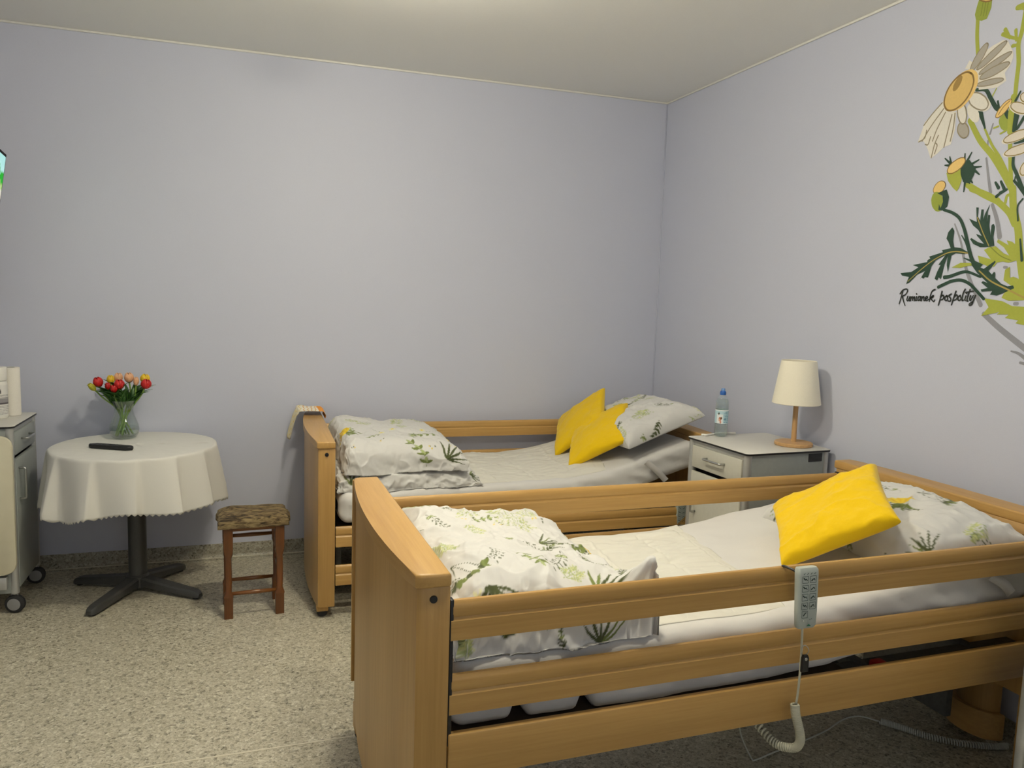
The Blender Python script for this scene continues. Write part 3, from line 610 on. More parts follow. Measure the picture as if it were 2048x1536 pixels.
('p','painted_leaf','li',0,0,'2342,1747 2381,1764 2426,1762 2466,1749 2419,1752 2383,1744'),
('s','leaf_vein','dl',4,4,'2503,1822 2551,1785 2596,1766'),
('p','painted_leaf','dk',0,0,'2429,1973 2439,1971 2439,1938 2451,1921 2452,1963 2462,1962 2463,1922 2470,1946 2488,1980 2480,1950 2481,1911 2484,1940 2492,1938 2492,1901 2501,1863 2502,1900 2510,1905 2517,1893 2514,1856 2522,1823 2498,1820 2463,1820 2431,1834 2415,1853 2419,1858 2451,1840 2478,1832 2444,1864 2439,1872 2464,1863 2447,1886 2422,1905 2401,1933 2437,1917 2433,1943'),
('s','leaf_vein','tn',4,4,'2438,1934 2467,1877 2499,1824'),
('p','painted_leaf','dk',0,0,'2412,1804 2375,1822 2347,1826 2334,1824 2288,1817 2294,1809 2228,1794 2235,1786 2222,1780 2220,1772 2148,1762 2179,1752 2143,1733 2086,1730 2095,1719 2133,1713 2121,1683 2139,1690 2175,1722 2214,1736 2190,1699 2199,1710 2208,1704 2217,1711 2231,1709 2244,1755 2263,1778 2308,1797 2277,1759 2288,1758 2274,1730 2265,1704 2278,1696 2284,1709 2296,1701 2306,1758 2318,1793 2318,1757 2326,1728 2336,1794 2355,1802 2394,1797'),
('s','leaf_vein','tn',5,3,'2410,1800 2355,1809 2306,1802 2246,1776 2186,1737 2129,1694'),
('p','painted_leaf','dk',0,0,'2328,1905 2339,1890 2337,1853 2346,1821 2330,1822 2315,1850 2305,1862 2311,1887'),
('s','painted_stem','dk',11,18,'2281,1977 2322,1962 2358,1937 2383,1896 2401,1850 2418,1804 2439,1763 2479,1722'),
('s','painted_leaf','dk',4,12,'2375,1870 2397,1841 2412,1813'),
('s','painted_leaf','dk',4,11,'2395,1782 2422,1772 2439,1766'),
('p','painted_leaf','dk',0,0,'2427,1777 2454,1766 2482,1755 2471,1744 2487,1738 2531,1767 2535,1762 2508,1730 2524,1716 2531,1726 2537,1723 2538,1703 2567,1681 2592,1672 2615,1675 2620,1665 2599,1655 2576,1647 2553,1638 2524,1641 2532,1655 2487,1652 2482,1660 2511,1666 2482,1686 2488,1692 2509,1685 2459,1724 2432,1754'),
('s','leaf_vein','tn',5,7,'2468,1731 2523,1691 2598,1659 2666,1629'),
('s','painted_leaf','dk',15,9,'2312,1709 2338,1712 2390,1727 2422,1727 2476,1708'),
('s','painted_leaf','dk',13,12,'2287,1670 2319,1683 2351,1694 2394,1696 2432,1681 2466,1654 2499,1625'),
('s','painted_leaf','dk',6,11,'2624,1841 2639,1765'),
('s','painted_stem','dk',6,6,'2618,1985 2601,1960 2608,1908'),
('s','lettering','bk',5,5,'2107,1654 2101,1627 2093,1599'),
('s','lettering','bk',5,5,'2094,1642 2107,1657 2125,1662 2132,1654 2123,1639 2105,1631'),
('s','lettering','bk',5,5,'2107,1631 2116,1610 2126,1592'),
('s','lettering','bk',5,5,'2136,1631 2133,1617 2139,1613 2147,1629'),
('s','lettering','bk',5,5,'2147,1629 2146,1614 2152,1613'),
('s','lettering','bk',5,5,'2153,1629 2153,1613'),
('s','lettering','bk',5,5,'2153,1621 2161,1630 2164,1614'),
('s','lettering','bk',5,5,'2164,1621 2171,1630 2174,1614 2177,1615'),
('s','lettering','bk',5,5,'2182,1630 2181,1615 2186,1615'),
('s','lettering','bk',5,5,'2181,1642 2183,1640'),
('s','lettering','bk',5,5,'2202,1630 2194,1631 2190,1621 2194,1614 2202,1622 2203,1631'),
('s','lettering','bk',5,5,'2203,1631 2202,1616 2207,1614'),
('s','lettering','bk',5,5,'2210,1630 2210,1613'),
('s','lettering','bk',5,5,'2210,1622 2219,1631 2222,1615 2226,1615'),
('s','lettering','bk',5,5,'2229,1621 2238,1626 2235,1632 2229,1627 2230,1616 2237,1615 2245,1620'),
('s','lettering','bk',5,5,'2272,1660 2260,1654 2252,1636 2249,1612'),
('s','lettering','bk',5,5,'2251,1623 2265,1635 2266,1630 2255,1624 2261,1618 2271,1611 2275,1618'),
('s','lettering','bk',5,5,'2307,1652 2301,1622 2295,1597'),
('s','lettering','bk',5,5,'2302,1631 2313,1637 2318,1631 2313,1621 2301,1618'),
('s','lettering','bk',5,5,'2332,1636 2324,1630 2324,1620 2331,1616 2337,1623 2333,1634 2338,1633'),
('s','lettering','bk',5,5,'2352,1642 2342,1637 2345,1631 2352,1623 2350,1614 2340,1615'),
('s','lettering','bk',5,5,'2373,1653 2365,1628 2357,1599'),
('s','lettering','bk',5,5,'2368,1632 2377,1639 2382,1632 2377,1622 2366,1617'),
('s','lettering','bk',5,5,'2394,1637 2386,1631 2386,1621 2392,1617 2399,1624 2395,1634'),
('s','lettering','bk',5,5,'2414,1661 2407,1646 2404,1626 2406,1617 2411,1619'),
('s','lettering','bk',5,5,'2420,1635 2417,1621 2421,1617'),
('s','lettering','bk',5,5,'2422,1646 2423,1644'),
('s','lettering','bk',5,5,'2436,1660 2429,1635 2427,1617 2432,1616'),
('s','lettering','bk',5,5,'2418,1648 2436,1652 2453,1654'),
('s','lettering','bk',5,5,'2441,1636 2438,1623 2443,1619 2453,1637'),
('s','lettering','bk',5,5,'2462,1637 2455,1619 2449,1603 2440,1599 2439,1605 2450,1613')]

# ------------------------------------------------------------------ the room
XL, YF, H = -4.25, -6.2, 2.886
struct(pyd('floor', [(XL, YF, 0), (0, YF, 0), (0, 0, 0), (XL, 0, 0)], [(0, 1, 2, 3)], M['floor']))
struct(pyd('ceiling', [(XL, YF, H), (0, YF, H), (0, 0, H), (XL, 0, H)], [(3, 2, 1, 0)], M['ceiling']))
struct(box('wall_back', (XL, 0, 0), (0, .12, H), M['wall'], bev=0, smooth=False))
struct(box('wall_right', (0, YF, 0), (.12, .12, H), M['wall'], bev=0, smooth=False))
struct(box('wall_left', (XL - .12, YF, 0), (XL, .12, H), M['wall'], bev=0, smooth=False))
wf = struct(box('wall_front', (XL - .12, YF - .12, 0), (.12, YF, WIN[2]), M['wall'], bev=0, smooth=False))
box('upper_wall', (XL - .12, YF - .12, WIN[3]), (.12, YF, H), M['wall'], wf, bev=0)
box('side_wall', (XL - .12, YF - .12, WIN[2]), (WIN[0], YF, WIN[3]), M['wall'], wf, bev=0)
box('side_wall', (WIN[1], YF - .12, WIN[2]), (.12, YF, WIN[3]), M['wall'], wf, bev=0)
wn = struct(box('fill_window', (WIN[0], YF - .10, WIN[2]), (WIN[1], YF - .04, WIN[2] + .05), M['white'], None, .004))  # unseen window added to let fill light into the room
box('frame', (WIN[0], YF - .10, WIN[3] - .05), (WIN[1], YF - .04, WIN[3]), M['white'], wn, .004)
for x in (WIN[0], (WIN[0] + WIN[1]) / 2 - .025, WIN[1] - .05): box('frame', (x, YF - .10, WIN[2] + .05), (x + .05, YF - .04, WIN[3] - .05), M['white'], wn, .004)
for x0_, x1_ in ((WIN[0] + .05, (WIN[0] + WIN[1]) / 2 - .025), ((WIN[0] + WIN[1]) / 2 + .025, WIN[1] - .05)):
    pyd('pane', [(x0_, YF - .07, WIN[2] + .05), (x1_, YF - .07, WIN[2] + .05), (x1_, YF - .07, WIN[3] - .05), (x0_, YF - .07, WIN[3] - .05)], [(0, 1, 2, 3)], M['pane'], wn)
def cove(n=8):
    pr = [(0, 0), (0, .0885), (-.004, .0885), (-.005, .086)]
    for i in range(n + 1):
        a = PI / 2 * i / n
        pr.append((-.005 - .03 * (1 - math.cos(a)) , .0315 - .03 * math.sin(a)))
    pr.append((-.036, 0))
    return pr
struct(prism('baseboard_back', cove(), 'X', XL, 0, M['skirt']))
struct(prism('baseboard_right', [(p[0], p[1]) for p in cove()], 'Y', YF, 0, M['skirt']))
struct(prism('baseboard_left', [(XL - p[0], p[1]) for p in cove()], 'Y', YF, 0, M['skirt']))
struct(box('trim_1', (XL, -.008, H - .012), (0, 0, H), M['caulk'], bev=.003))
struct(box('trim_2', (-.008, YF, H - .012), (0, 0, H), M['caulk'], bev=.003))
struct(tube('trim_3', [(-.003, -.003, .09), (-.003, -.003, H)], .004, M['wall'], seg=6))
struct(box('trim_4', (XL, -2.093, -.001), (0, -2.086, .0012), M['weld'], bev=0))
struct(tube('trim_5', [(XL, -.016, .008), (0, -.016, .008)], .0035, M['weld'], seg=6))

# the lit opal globes of the ceiling lamps
for k, LP in enumerate(LAMPS):
    t = thing('ceiling_lamp', ['white ceiling lamp with a lit opal globe above the front bed', 'white ceiling lamp with a lit opal globe nearer the back wall'][k], 'lamp', (LP[0], LP[1], H), group='ceiling lamps')
    lathe('base', [(0, 0), (.06, 0), (.06, -.018), (.03, -.03), (0, -.03)], M['white'], t)
    tube('stem', [(0, 0, -.02), (0, 0, LP[2] - H + LAMP_RZ)], .008, M['white'], t)
    g = [(0, LAMP_RZ)] + [(LAMP_R * math.sin(PI * i / 16), LAMP_RZ * math.cos(PI * i / 16)) for i in range(1, 16)] + [(0, -LAMP_RZ)]
    lathe('diffuser', g, emit('lit_opal_glass', LAMP_COL, LAMP_STRENGTH * LP[3]), t, loc=(0, 0, LP[2] - H))

# ------------------------------------------------------------------ mural painted on the right wall
mu = thing('wall_mural', 'large painted chamomile mural with white daisies and handwritten lettering on the right wall', 'mural', (0, -2.3, 1.6))
LEV = {}
def flat_poly(name, pts, m, lev):
    d = -.0006 - lev * .000012
    v = [(d, -y / 1000 + 2.3, z / 1000 - 1.6) for y, z in pts]
    tri = tessellate_polygon([[Vector((y / 1000, z / 1000, 0)) for y, z in pts]])
    f = []
    for a, b_, c in tri:
        (ay, az), (by, bz), (cy_, cz) = pts[a], pts[b_], pts[c]
        f.append((a, b_, c) if (by - ay) * (cz - az) - (bz - az) * (cy_ - ay) > 0 else (a, c, b_))
    return pyd(name, v, f, m, mu)
def flat_stroke(pts, w1, w2):
    P = np.array(pts, float)
    if len(P) > 2:
        q = spline(np.c_[P, np.zeros(len(P))], max(8, len(P) * 6))[:, :2]
    else: q = np.linspace(P[0], P[1], 4)
    T = np.gradient(q, axis=0); T /= np.linalg.norm(T, axis=1)[:, None] + 1e-9
    Nn = np.c_[-T[:, 1], T[:, 0]]; w = np.linspace(w1, w2, len(q))[:, None] / 2
    a, b = q + Nn * w, q - Nn * w
    cap0 = [q[0] + (Nn[0] * math.cos(k) - T[0] * math.sin(k)) * w1 / 2 for k in np.linspace(PI, 0, 7)[1:-1]]
    cap1 = [q[-1] + (Nn[-1] * math.cos(k) + T[-1] * math.sin(k)) * w2 / 2 for k in np.linspace(0, PI, 7)[1:-1]]
    return a, b, cap0, cap1
bmL = None; letters = []
for i, (k, name, colr, w1, w2, pts) in enumerate(MURAL):
    pts = [tuple(map(int, p.split(','))) for p in pts.split()]
    if k == 'p': flat_poly(name, pts, M['p_' + colr], i)
    else:
        a, b, c0, c1 = flat_stroke(pts, *((max(w1, 2.2) * 1.35, max(w2, 2.2) * 1.0) if name == 'lettering' else (max(w1, 2.2), max(w2, 2.2))))
        d = -.0006 - i * .000012
        v = [(d, -p[0] / 1000 + 2.3, p[1] / 1000 - 1.6) for p in list(a) + list(b) + list(c0) + list(c1)]
        n = len(a); f = [(j, j + 1, n + j + 1, n + j) for j in range(n - 1)]
        nc = len(c0)
        f.append((n, 0) + tuple(range(2 * n + nc - 1, 2 * n - 1, -1)))
        f.append((n - 1,) + tuple(range(2 * n + nc, 2 * n + nc + len(c1))) + (2 * n - 1,))
        if name == 'lettering': letters.append((v, f))
        else: pyd(name, v, f, M['p_' + colr], mu)
V, F = [], []
for v, f in letters:
    o = len(V); V += v; F += [tuple(o + q for q in ff) for ff in f]
lt = pyd('lettering', V, F, M['p_bk'], mu)
lt['label'] = 'black handwritten plant name painted below the leaves'

# ------------------------------------------------------------------ nursing beds
W, LEN = 1.0, 2.0
def rail_prof(y0, z0, h=.092, th=.026):
    """both faces carry a flat lower board, a groove and a rolled top"""
    p = [(-.5, 0), (-.5, .50), (-.34, .55), (-.30, .58), (-.42, .62), (-.46, .68), (-.46, .85), (-.36, .95), (-.18, 1.0)]
    pts = [(a * th, b * h) for a, b in p] + [(-a * th, b * h) for a, b in p[::-1]]
    return [(y0 + a, z0 + b) for a, b in pts]
def foot_outline(inset=0., v0=0., v1=1., end=.083, bow=.036, n=16, sgn=-1, r=.012):
    """plan of the bowed end board: straight inner side on x=0, bowed outer side"""
    pts = [(sgn * 0.0, v0 + inset), (sgn * (end - inset - r), v0 + inset)]
    for i in range(n + 1):
        v = v0 + inset + r * .6 + (v1 - v0 - 2 * inset - 1.2 * r) * i / n
        s = 1 - (2 * (v - v0) / (v1 - v0) - 1) ** 2
        pts.append((sgn * (end - inset + bow * s), v))
    pts += [(sgn * (end - inset - r), v1 - inset), (sgn * 0.0, v1 - inset)]
    return pts if sgn > 0 else pts[::-1]
def make_bed(name, label, xa, ya, rz, ztop, low_front):
    dz = ztop - .935
    bd = thing(name, label, 'bed', (xa, ya, 0), rz, 'matching beech nursing beds')
    # foot end
    f = prism('footboard', foot_outline(.007), 'Z', .122 + dz, .903 + dz, M['wood_z'], bd, .006)
    c = prism('footboard_cap', foot_outline(0.), 'Z', .900 + dz, .935 + dz, M['wood_y'], f, .008, 3)
    lathe('cap_plug', [(0, -.004), (.0085, -.0035), (.0095, 0), (.0095, .004)], M['black'], f, 20).matrix_local = Matrix.Translation((-.040, .0065, .872 + dz)) @ Matrix.Rotation(PI / 2, 4, 'X') @ Matrix.Rotation(PI, 4, 'X')
    box('edge_strip', (-.088, W - .004, .19 + dz), (-.062, W + .010, .925 + dz), M['wood_z'], bd, .003)
    # head end
    h = prism('headboard', [(LEN + x, y) for x, y in foot_outline(.007, sgn=1, bow=.02)], 'Z', .30 + dz, .886 + dz, M['wood_z'], bd, .006)
    prism('headboard_cap', [(LEN + x - .006, y) for x, y in foot_outline(0., sgn=1, bow=.02)], 'Z', .878 + dz, .915 + dz, M['wood_y'], h, .008, 3)
    box('headboard_trim', (LEN - .006, .05, .845 + dz), (LEN + .002, W - .05, .879 + dz), M['edge'], h, .002)
    # side rails
    for side in (0, 1):
        y = .020 if side == 0 else W - .020
        if side == 0 and low_front: zs = [.355, .165]
        else: zs = [.765 + dz, .580 + dz]
        for z in zs:
            prism('side_rail', rail_prof(y, z, .096 if not (side == 0 and low_front) else .098), 'X', .004, LEN - .004, M['wood_x'], bd)
        if not (side == 0 and low_front):
            for x in (.0015, LEN - .0105):
                box('rail_channel', (x, y - .012, .50 + dz), (x + .009, y + .012, .865 + dz), M['black'], bd, .002)
        y2 = .012 if side == 0 else W - .012
        box('side_board', (.003, y2 - .011, .418 + dz), (LEN - .003, y2 + .011, .532 + dz) , M['wood_x'], bd, .004) if not (side == 0 and low_front) else None
    # lying surface frame
    for y in (.12, W - .12): box('frame_beam', (.01, y - .02, .435 + dz), (LEN - .01, y + .02, .485 + dz), M['frame'], bd, .004)
    for x in (.16, .55, .95, 1.35, 1.8): box('frame_crossbar', (x - .02, .10, .455 + dz), (x + .02, W - .10, .487 + dz), M['frame'], bd, .003)
    for x in (.03, LEN - .06): box('lift_column', (x, .30, .115 + dz), (x + .03, .70, .44 + dz), M['frame'], bd, .004)
    box('lying_surface', (.02, .07, .488 + dz), (LEN - .75, W - .07, .496 + dz), M['base'], bd, .002)
    # feet and castors
    for xx in (-.055, LEN + .035):
        for y in (.055, W - .055):
            box('foot_block', (xx - .028, y - .032, .034), (xx + .028, y + .032, .130 + dz if xx < 0 else .31 + dz), M['wood_z'], bd, .004)
            w = lathe('castor', [(0, -.014), (.022, -.014), (.026, -.009), (.026, .009), (.022, .014), (0, .014)], M['tyre'], bd, 24)
            w.matrix_local = Matrix.Translation((xx, y, .0262)) @ Matrix.Rotation(PI / 2, 4, 'X')
    return bd
NX, NY, NR, NZ = -2.2064, -3.0537, .0106, .935
FX, FY, FR, FZ = -2.2545, -1.0458, -.0174, .872
near = make_bed('nursing_bed', 'beech nursing bed in front, both side rails up, handset hanging on its rail', NX, NY, NR, NZ, False)
far = make_bed('nursing_bed', 'beech nursing bed along the back wall, front rails lowered, striped towel on footboard', FX, FY, FR, FZ, True)
# details only the front bed shows
def halfell(rx, ry, cx, cy, n=18):
    return [(cx - rx * math.sin(PI * i / n), cy + ry * math.cos(PI * i / n)) for i in range(n + 1)]
pl = prism('head_plinth', halfell(.075, .115, LEN + .135, .335), 'Z', .035, .135, M['wood_y'], near, .006)
prism('plinth_post', halfell(.055, .085, LEN + .135, .325), 'Z', .13, .42, M['wood_z'], pl, .004)
box('release_handle', (1.36, .055, .452), (1.405, .10, .505), M['red'], near, .008)
box('rail_latch', (-.004, .03, .66), (.012, .05, .72), M['cordgrey'], near, .004)

# ------------------------------------------------------------------ mattresses under white sheets
def soft_step(x, k=14.): return np.logaddexp(0, x * k) / k
def matt_top(which, x, y):
    if which == 'near':
        return .686 + .165 * soft_step(x + 1.18) + .006 * fbm(x * 4, y * 4, 5)
    return .612 + .285 * soft_step(x + .98) + .006 * fbm(x * 4 + 9, y * 4, 8)
def mattress(which, label, x0, x1, y0, y1, th, name='mattress'):
    nx, nr = 240, 120
    # rounded-rectangle ring by arc length, starting underneath
    hw, r = (y1 - y0) / 2, .036
    ring = np.array(rrect(2 * hw, th, r, 10)); ring = np.vstack([ring, ring[:1]])
    d = np.concatenate([[0], np.cumsum(np.hypot(*np.diff(ring, axis=0).T))]); s = np.linspace(0, d[-1], nr)
    ry, rz = np.interp(s, d, ring[:, 0]), np.interp(s, d, ring[:, 1])
    xs = x0 + (x1 - x0) * (.5 - .5 * np.cos(np.linspace(0, PI, nx))) * .5 + (x1 - x0) * np.linspace(0, 1, nx) * .5
    X, RY = np.meshgrid(xs, ry, indexing='ij'); _, RZ = np.meshgrid(xs, rz, indexing='ij'); _, S = np.meshgrid(xs, s, indexing='ij')
    e = np.minimum((X - x0) / .05, (x1 - X) / .05).clip(0, 1); e = np.sqrt(1 - (1 - e) ** 2)
    Y = (y0 + y1) / 2 + RY * (1 - (1 - e) * .08)
    top = matt_top(which, X, Y)
    Z = top - th / 2 + RZ * (.35 + .65 * e)
    front = np.clip((-RY - hw + .05) / .05, 0, 1) + np.clip((RY - hw + .05) / .05, 0, 1)
    up = np.clip((RZ + th / 2) / th, 0, 1)
    # sheet wrinkles: fine on top, draped folds on the sides
    Z += up * .0035 * ridge(X * 3.0 + Y * 6, Y * 5 - X, 3) * (1 - front)
    dr = fbm(X * 9 + RZ * 14, RZ * 5 + 2, 21) * .010 + .008 * ridge(X * 4 + RZ * 18, RZ * 8, 22)
    Y += np.sign(RY) * front * dr * np.where(X > -1.1, 1.0, .55)
    bulge = np.zeros_like(X)
    for bx in ((-2.0, -1.815) if which == 'near' else (-1.6, -.95)):
        bulge += np.exp(-((X - bx) / .018) ** 2)
    low = np.clip((-RZ + .2 * th) / (.6 * th), 0, 1)
    Z += bulge * low * .045; Y -= np.sign(RY) * bulge * low * front * .03
    if which == 'near':
        Z -= low * front * .008 * np.abs(np.sin((X + 1.0) * 3))
    return tag(grid_mesh(name, X, Y, Z, M['sheet']), label, 'mattress', 'sheeted mattresses on the beds')
mattress('near', 'mattress under a white fitted sheet lying on the front bed', -2.19, -.225, -2.985, -2.125, .185)
mattress('far', 'mattress under a white fitted sheet lying on the bed by the back wall', -2.235, -.27, -1.02, -.12, .15)
# corner elastics of the fitted sheets
for which, pts in (('near', [(-.45, -3.005, .755), (-.40, -3.012, .725), (-.36, -3.006, .69)]), ('far', [(-.60, -1.045, .71), (-.53, -1.05, .655), (-.47, -1.04, .60)])):
    P = spline(pts, 8); v = []
    for p in P: v += [p + np.array((-.014, 0, -.01)), p + np.array((.014, 0, .01)), p + np.array((.014, .004, .01)), p + np.array((-.014, .004, -.01))]
    fs = []
    for i in range(7):
        for k in range(4): fs.append((i * 4 + k, i * 4 + (k + 1) % 4, i * 4 + 4 + (k + 1) % 4, i * 4 + 4 + k))
    par = [o for o in bpy.data.objects if o.name.startswith('mattress')][0 if which == 'near' else 1]
    pyd('elastic_strap', v, fs, M['strap'], par, True)

# ------------------------------------------------------------------ quilted bed pads
def bed_pad(which, label, corners, qx, qy):
    nu, nv = 170, 150
    u, v = np.linspace(0, 1, nu), np.linspace(0, 1, nv)
    U, V = np.meshgrid(u, v)
    c = np.array(corners, float)      # (x,y) back-left, back-right, front-right, front-left
    X = (1 - V) * ((1 - U) * c[0, 0] + U * c[1, 0]) + V * ((1 - U) * c[3, 0] + U * c[2, 0])
    Y = (1 - V) * ((1 - U) * c[0, 1] + U * c[1, 1]) + V * ((1 - U) * c[3, 1] + U * c[2, 1])
    X = X + .006 * fbm(Y * 6, X * 2, 31) ; Y = Y + .006 * fbm(X * 6, Y * 2, 32)
    edge = np.minimum.reduce([U * 14, (1 - U) * 14, V * 14, (1 - V) * 14]).clip(0, 1)
    fold = 0
    for k in range(1, qx): fold = fold + np.exp(-((U - k / qx - .008 * fbm(V * 4, V * 0 + k, 40)) / .010) ** 2) * (1 if k % 2 else -.8)
    for k in range(1, qy): fold = fold + np.exp(-((V - k / qy - .008 * fbm(U * 4, U * 0 + k, 41)) / .010) ** 2) * (1 if k % 2 else -.8)
    hem = np.exp(-((np.minimum.reduce([U, 1 - U, V, 1 - V]) - .06) / .008) ** 2)
    rel = .0035 * fold + .0055 * ridge(X * 5 + Y * 9, Y * 16, 33) + .0045 * fbm(X * 14, Y * 30, 34, 2) - .0025 * hem
    Z = matt_top(which, X, Y) + .001 + (rel + .009) * edge
    return tag(grid_mesh('bed_pad', X, Y, Z, M['pad'], close_bottom=(X, Y, matt_top(which, X, Y) - .004)), label, 'bed pad', 'quilted pads on the beds')
bed_pad('near', 'cream quilted pad spread across the front mattress below the folded duvet', [(-1.70, -2.14), (-1.05, -2.135), (-1.16, -2.93), (-1.66, -2.93)], 3, 4)
bed_pad('far', 'cream quilted pad spread across the mattress by the back wall', [(-1.75, -.155), (-.62, -.15), (-.80, -.98), (-1.62, -.96)], 4, 4)

# ------------------------------------------------------------------ folded printed duvets
def soft_slab(name, m, which, cx, cy, lx, wy, rz, hfun, e=.42, nx=230, ny=250, seed=1, paint=None, parent=None, zoff=0., wr=1., warp=None):
    """soft folded slab resting on the mattress; hfun(b,a) thickness field, b along x, a along y in [-1,1]"""
    hm = .17
    Sx, Hx, px = arc_param(lx, hm, e, nx); Sy, Hy, py = arc_param(wy, hm, e, ny)
    B, A = np.meshgrid(Sx, Sy); HB, HA = np.meshgrid(Hx, Hy)
    PX, PY = np.meshgrid(px, py)
    lx_ = lx * (1 + .05 * fbm(A * 1.5 + seed, A * 0, seed + 1)); wy_ = wy * (1 + .04 * fbm(B * 1.5 + seed, B * 0 + 3, seed + 2))
    x, y = B * lx_, A * wy_
    ca, sa = math.cos(rz), math.sin(rz)
    X, Y = cx + x * ca - y * sa, cy + x * sa + y * ca
    h = hfun(B, A) * HB * HA
    puff = .5 * fbm(B * 1.6 + seed, A * 1.9, seed + 5) * .022
    wrk = .010 * ridge(PX * 5 + .8 * PY * 3 + seed, PY * 5 - PX * 2, seed + 6) + .005 * ridge(PX * 14 - PY * 6, PY * 9 + PX * 5, seed + 7) + .0022 * fbm(PX * 40, PY * 26, seed + 8, 2)
    side = 1 - HB * HA
    Z = matt_top(which, X, Y) + zoff + h + (puff + wr * wrk) * np.minimum(1, HB * HA * 1.6)
    out = wr * (wrk * 1.0 + .006 * fbm(PX * 9, PY * 9, seed + 12)) * np.clip(side * 1.5, 0, 1)
    X += np.sign(B) * out * (np.abs(B) > .97); Y += np.sign(A) * out * (np.abs(A) > .97)
    if warp: X, Y, Z = warp(B, A, X, Y, Z)
    col = None
    if paint is not None:
        P = Print(px, py); paint(P, random.Random(seed)); col = P.c
    bt = matt_top(which, X, Y) + zoff + .006
    return grid_mesh(name, X, Y, Z, m, parent, col, close_bottom=(X, Y, np.minimum(bt, Z)))
def scatter(P, r, n, ext, ln=(.09, .16), kinds=('dark', 'mid', 'fern', 'berry', 'clover', 'blade', 'daisy', 'yellow', 'dots', 'fern')):
    gx, gy = max(2, int(round(math.sqrt(n * ext[0] / ext[1])))), max(2, int(round(math.sqrt(n * ext[1] / ext[0]))))
    i = r.randrange(10)
    for ix in range(gx):
        for iy in range(gy):
            x = -ext[0] + (ix + .5 + r.uniform(-.3, .3)) * 2 * ext[0] / gx; y = -ext[1] + (iy + .5 + r.uniform(-.3, .3)) * 2 * ext[1] / gy
            sprig(P, x, y, r.uniform(-PI, PI), r.uniform(*ln), kinds[i % len(kinds)], r); i += 3 if i % 2 else 4
def paint_near(P, r):
    # local: x along the bed (0 = middle), y across (negative = towards the front rail)
    big = [(-.30, .36, -1.2, .17, 'mid'), (-.20, .20, -1.0, .13, 'berry'), (-.12, .12, -.9, .12, 'fern'), (.0, .38, -1.7, .20, 'fern'), (.10, .36, -1.4, .20, 'fern'), (.05, .22, -1.5, .17, 'fern'), (.2, .36, -1.9, .13, 'fern'),
           (.22, .40, -.3, .08, 'blade'), (.27, .32, 2.2, .06, 'daisy'), (.29, .12, -1.1, .12, 'mid'), (-.06, .20, 0, .1, 'dots'), (.02, .13, 0, .1, 'dots'), (.16, .16, 0, .1, 'dots'), (.23, .20, 0, .1, 'dots'),
           (.13, -.02, -.9, .15, 'dark'), (.10, -.04, .3, .10, 'blade'), (.24, -.08, .2, .10, 'yellow'), (-.02, -.03, -.7, .13, 'berry'), (-.1, -.16, -1.3, .14, 'berry'), (-.02, -.2, -1.6, .13, 'mid'), (.10, -.2, -1.7, .15, 'berry'),
           (.17, -.18, -1.2, .10, 'dark'), (.27, -.2, -1.4, .12, 'fern'), (-.24, -.26, -1.1, .12, 'clover'), (-.27, -.1, -.8, .1, 'fern'), (-.14, .30, .4, .05, 'dark'), (.22, .0, 1., .05, 'dots'),
           (.13, -.40, .7, .13, 'blade'), (.0, -.44, -1.6, .07, 'dark'), (-.17, -.40, -1.2, .12, 'blade'), (-.22, -.5, 1.5, .07, 'daisy'), (-.27, -.52, 1.4, .06, 'dark'), (.2, -.46, 2.6, .1, 'mid'), (-.34, .1, -1., .1, 'dark'), (.36, .05, 1.2, .1, 'mid')]
    scatter(P, r, 14, (.33, .42), (.06, .10), ('fern', 'dots', 'mid', 'berry', 'dark', 'dots'))
    sprig(P, .13, -.555, 1.57, .12, 'blade', r); sprig(P, -.14, -.52, 1.4, .11, 'blade', r); sprig(P, .02, -.56, 1.7, .07, 'dark', r); sprig(P, -.25, -.56, 1.5, .06, 'fern', r)
    for x, y, a, l, k in big: sprig(P, x, y, a, l * .92, k, r)
def flap(B, A, X, Y, Z):
    k = np.clip((B - .60) / .40, 0, 1) ** 1.6 * np.clip((-A - .60) / .40, 0, 1) ** 1.6
    return X + .03 * k, Y - .0 * k, Z + .150 * k
tag(soft_slab('duvet', M['print'], 'near', -1.912, -2.555, .258, .425, .01, lambda b, a: .162 - .030 * b - .006 * a + .02 * np.exp(-((a + .62) / .22) ** 2), seed=3, e=.30, wr=1.5, paint=paint_near, warp=flap, zoff=-.004),
    'white duvet with green botanical print folded at the foot of the front bed', 'duvet', 'folded botanical print duvets')
dv = thing('duvet', 'white duvet with botanical print rolled and folded by the towel-draped footboard', 'duvet', (0, 0, 0), group='folded botanical print duvets')
def paint_far(P, r):
    scatter(P, r, 20, (.34, .46), (.09, .15), ('fern', 'berry', 'mid', 'dark', 'fern', 'clover', 'daisy', 'fern', 'dots', 'mid'))
    sprig(P, -.26, -.10, 2.2, .13, 'yellow', r); sprig(P, .10, -.52, 1.5, .16, 'mid', r); sprig(P, .2, -.46, .9, .14, 'blade', r); sprig(P, .24, -.3, 1.3, .1, 'daisy', r); sprig(P, .33, -.28, 1.3, .1, 'daisy', r)
def paint_far2(P, r):
    scatter(P, r, 12, (.38, .44), (.08, .13), ('blade', 'dark', 'mid', 'daisy'))
    sprig(P, .3, -.42, .2, .12, 'blade', r); sprig(P, -.3, -.48, 1.2, .13, 'blade', r)
soft_slab('lower_fold', M['print'], 'far', -1.875, -.555, .345, .43, .0, lambda b, a: .095 - .012 * b, seed=11, paint=paint_far2, parent=dv, wr=1.6, nx=200, ny=200, zoff=-.004)
def rollf(B, A, X, Y, Z):
    k = np.clip((B + .1) / 1.1, 0, 1) * np.clip((-A) / 1., 0, 1)
    return X + .0 * k, Y - .012 * np.abs(B), Z
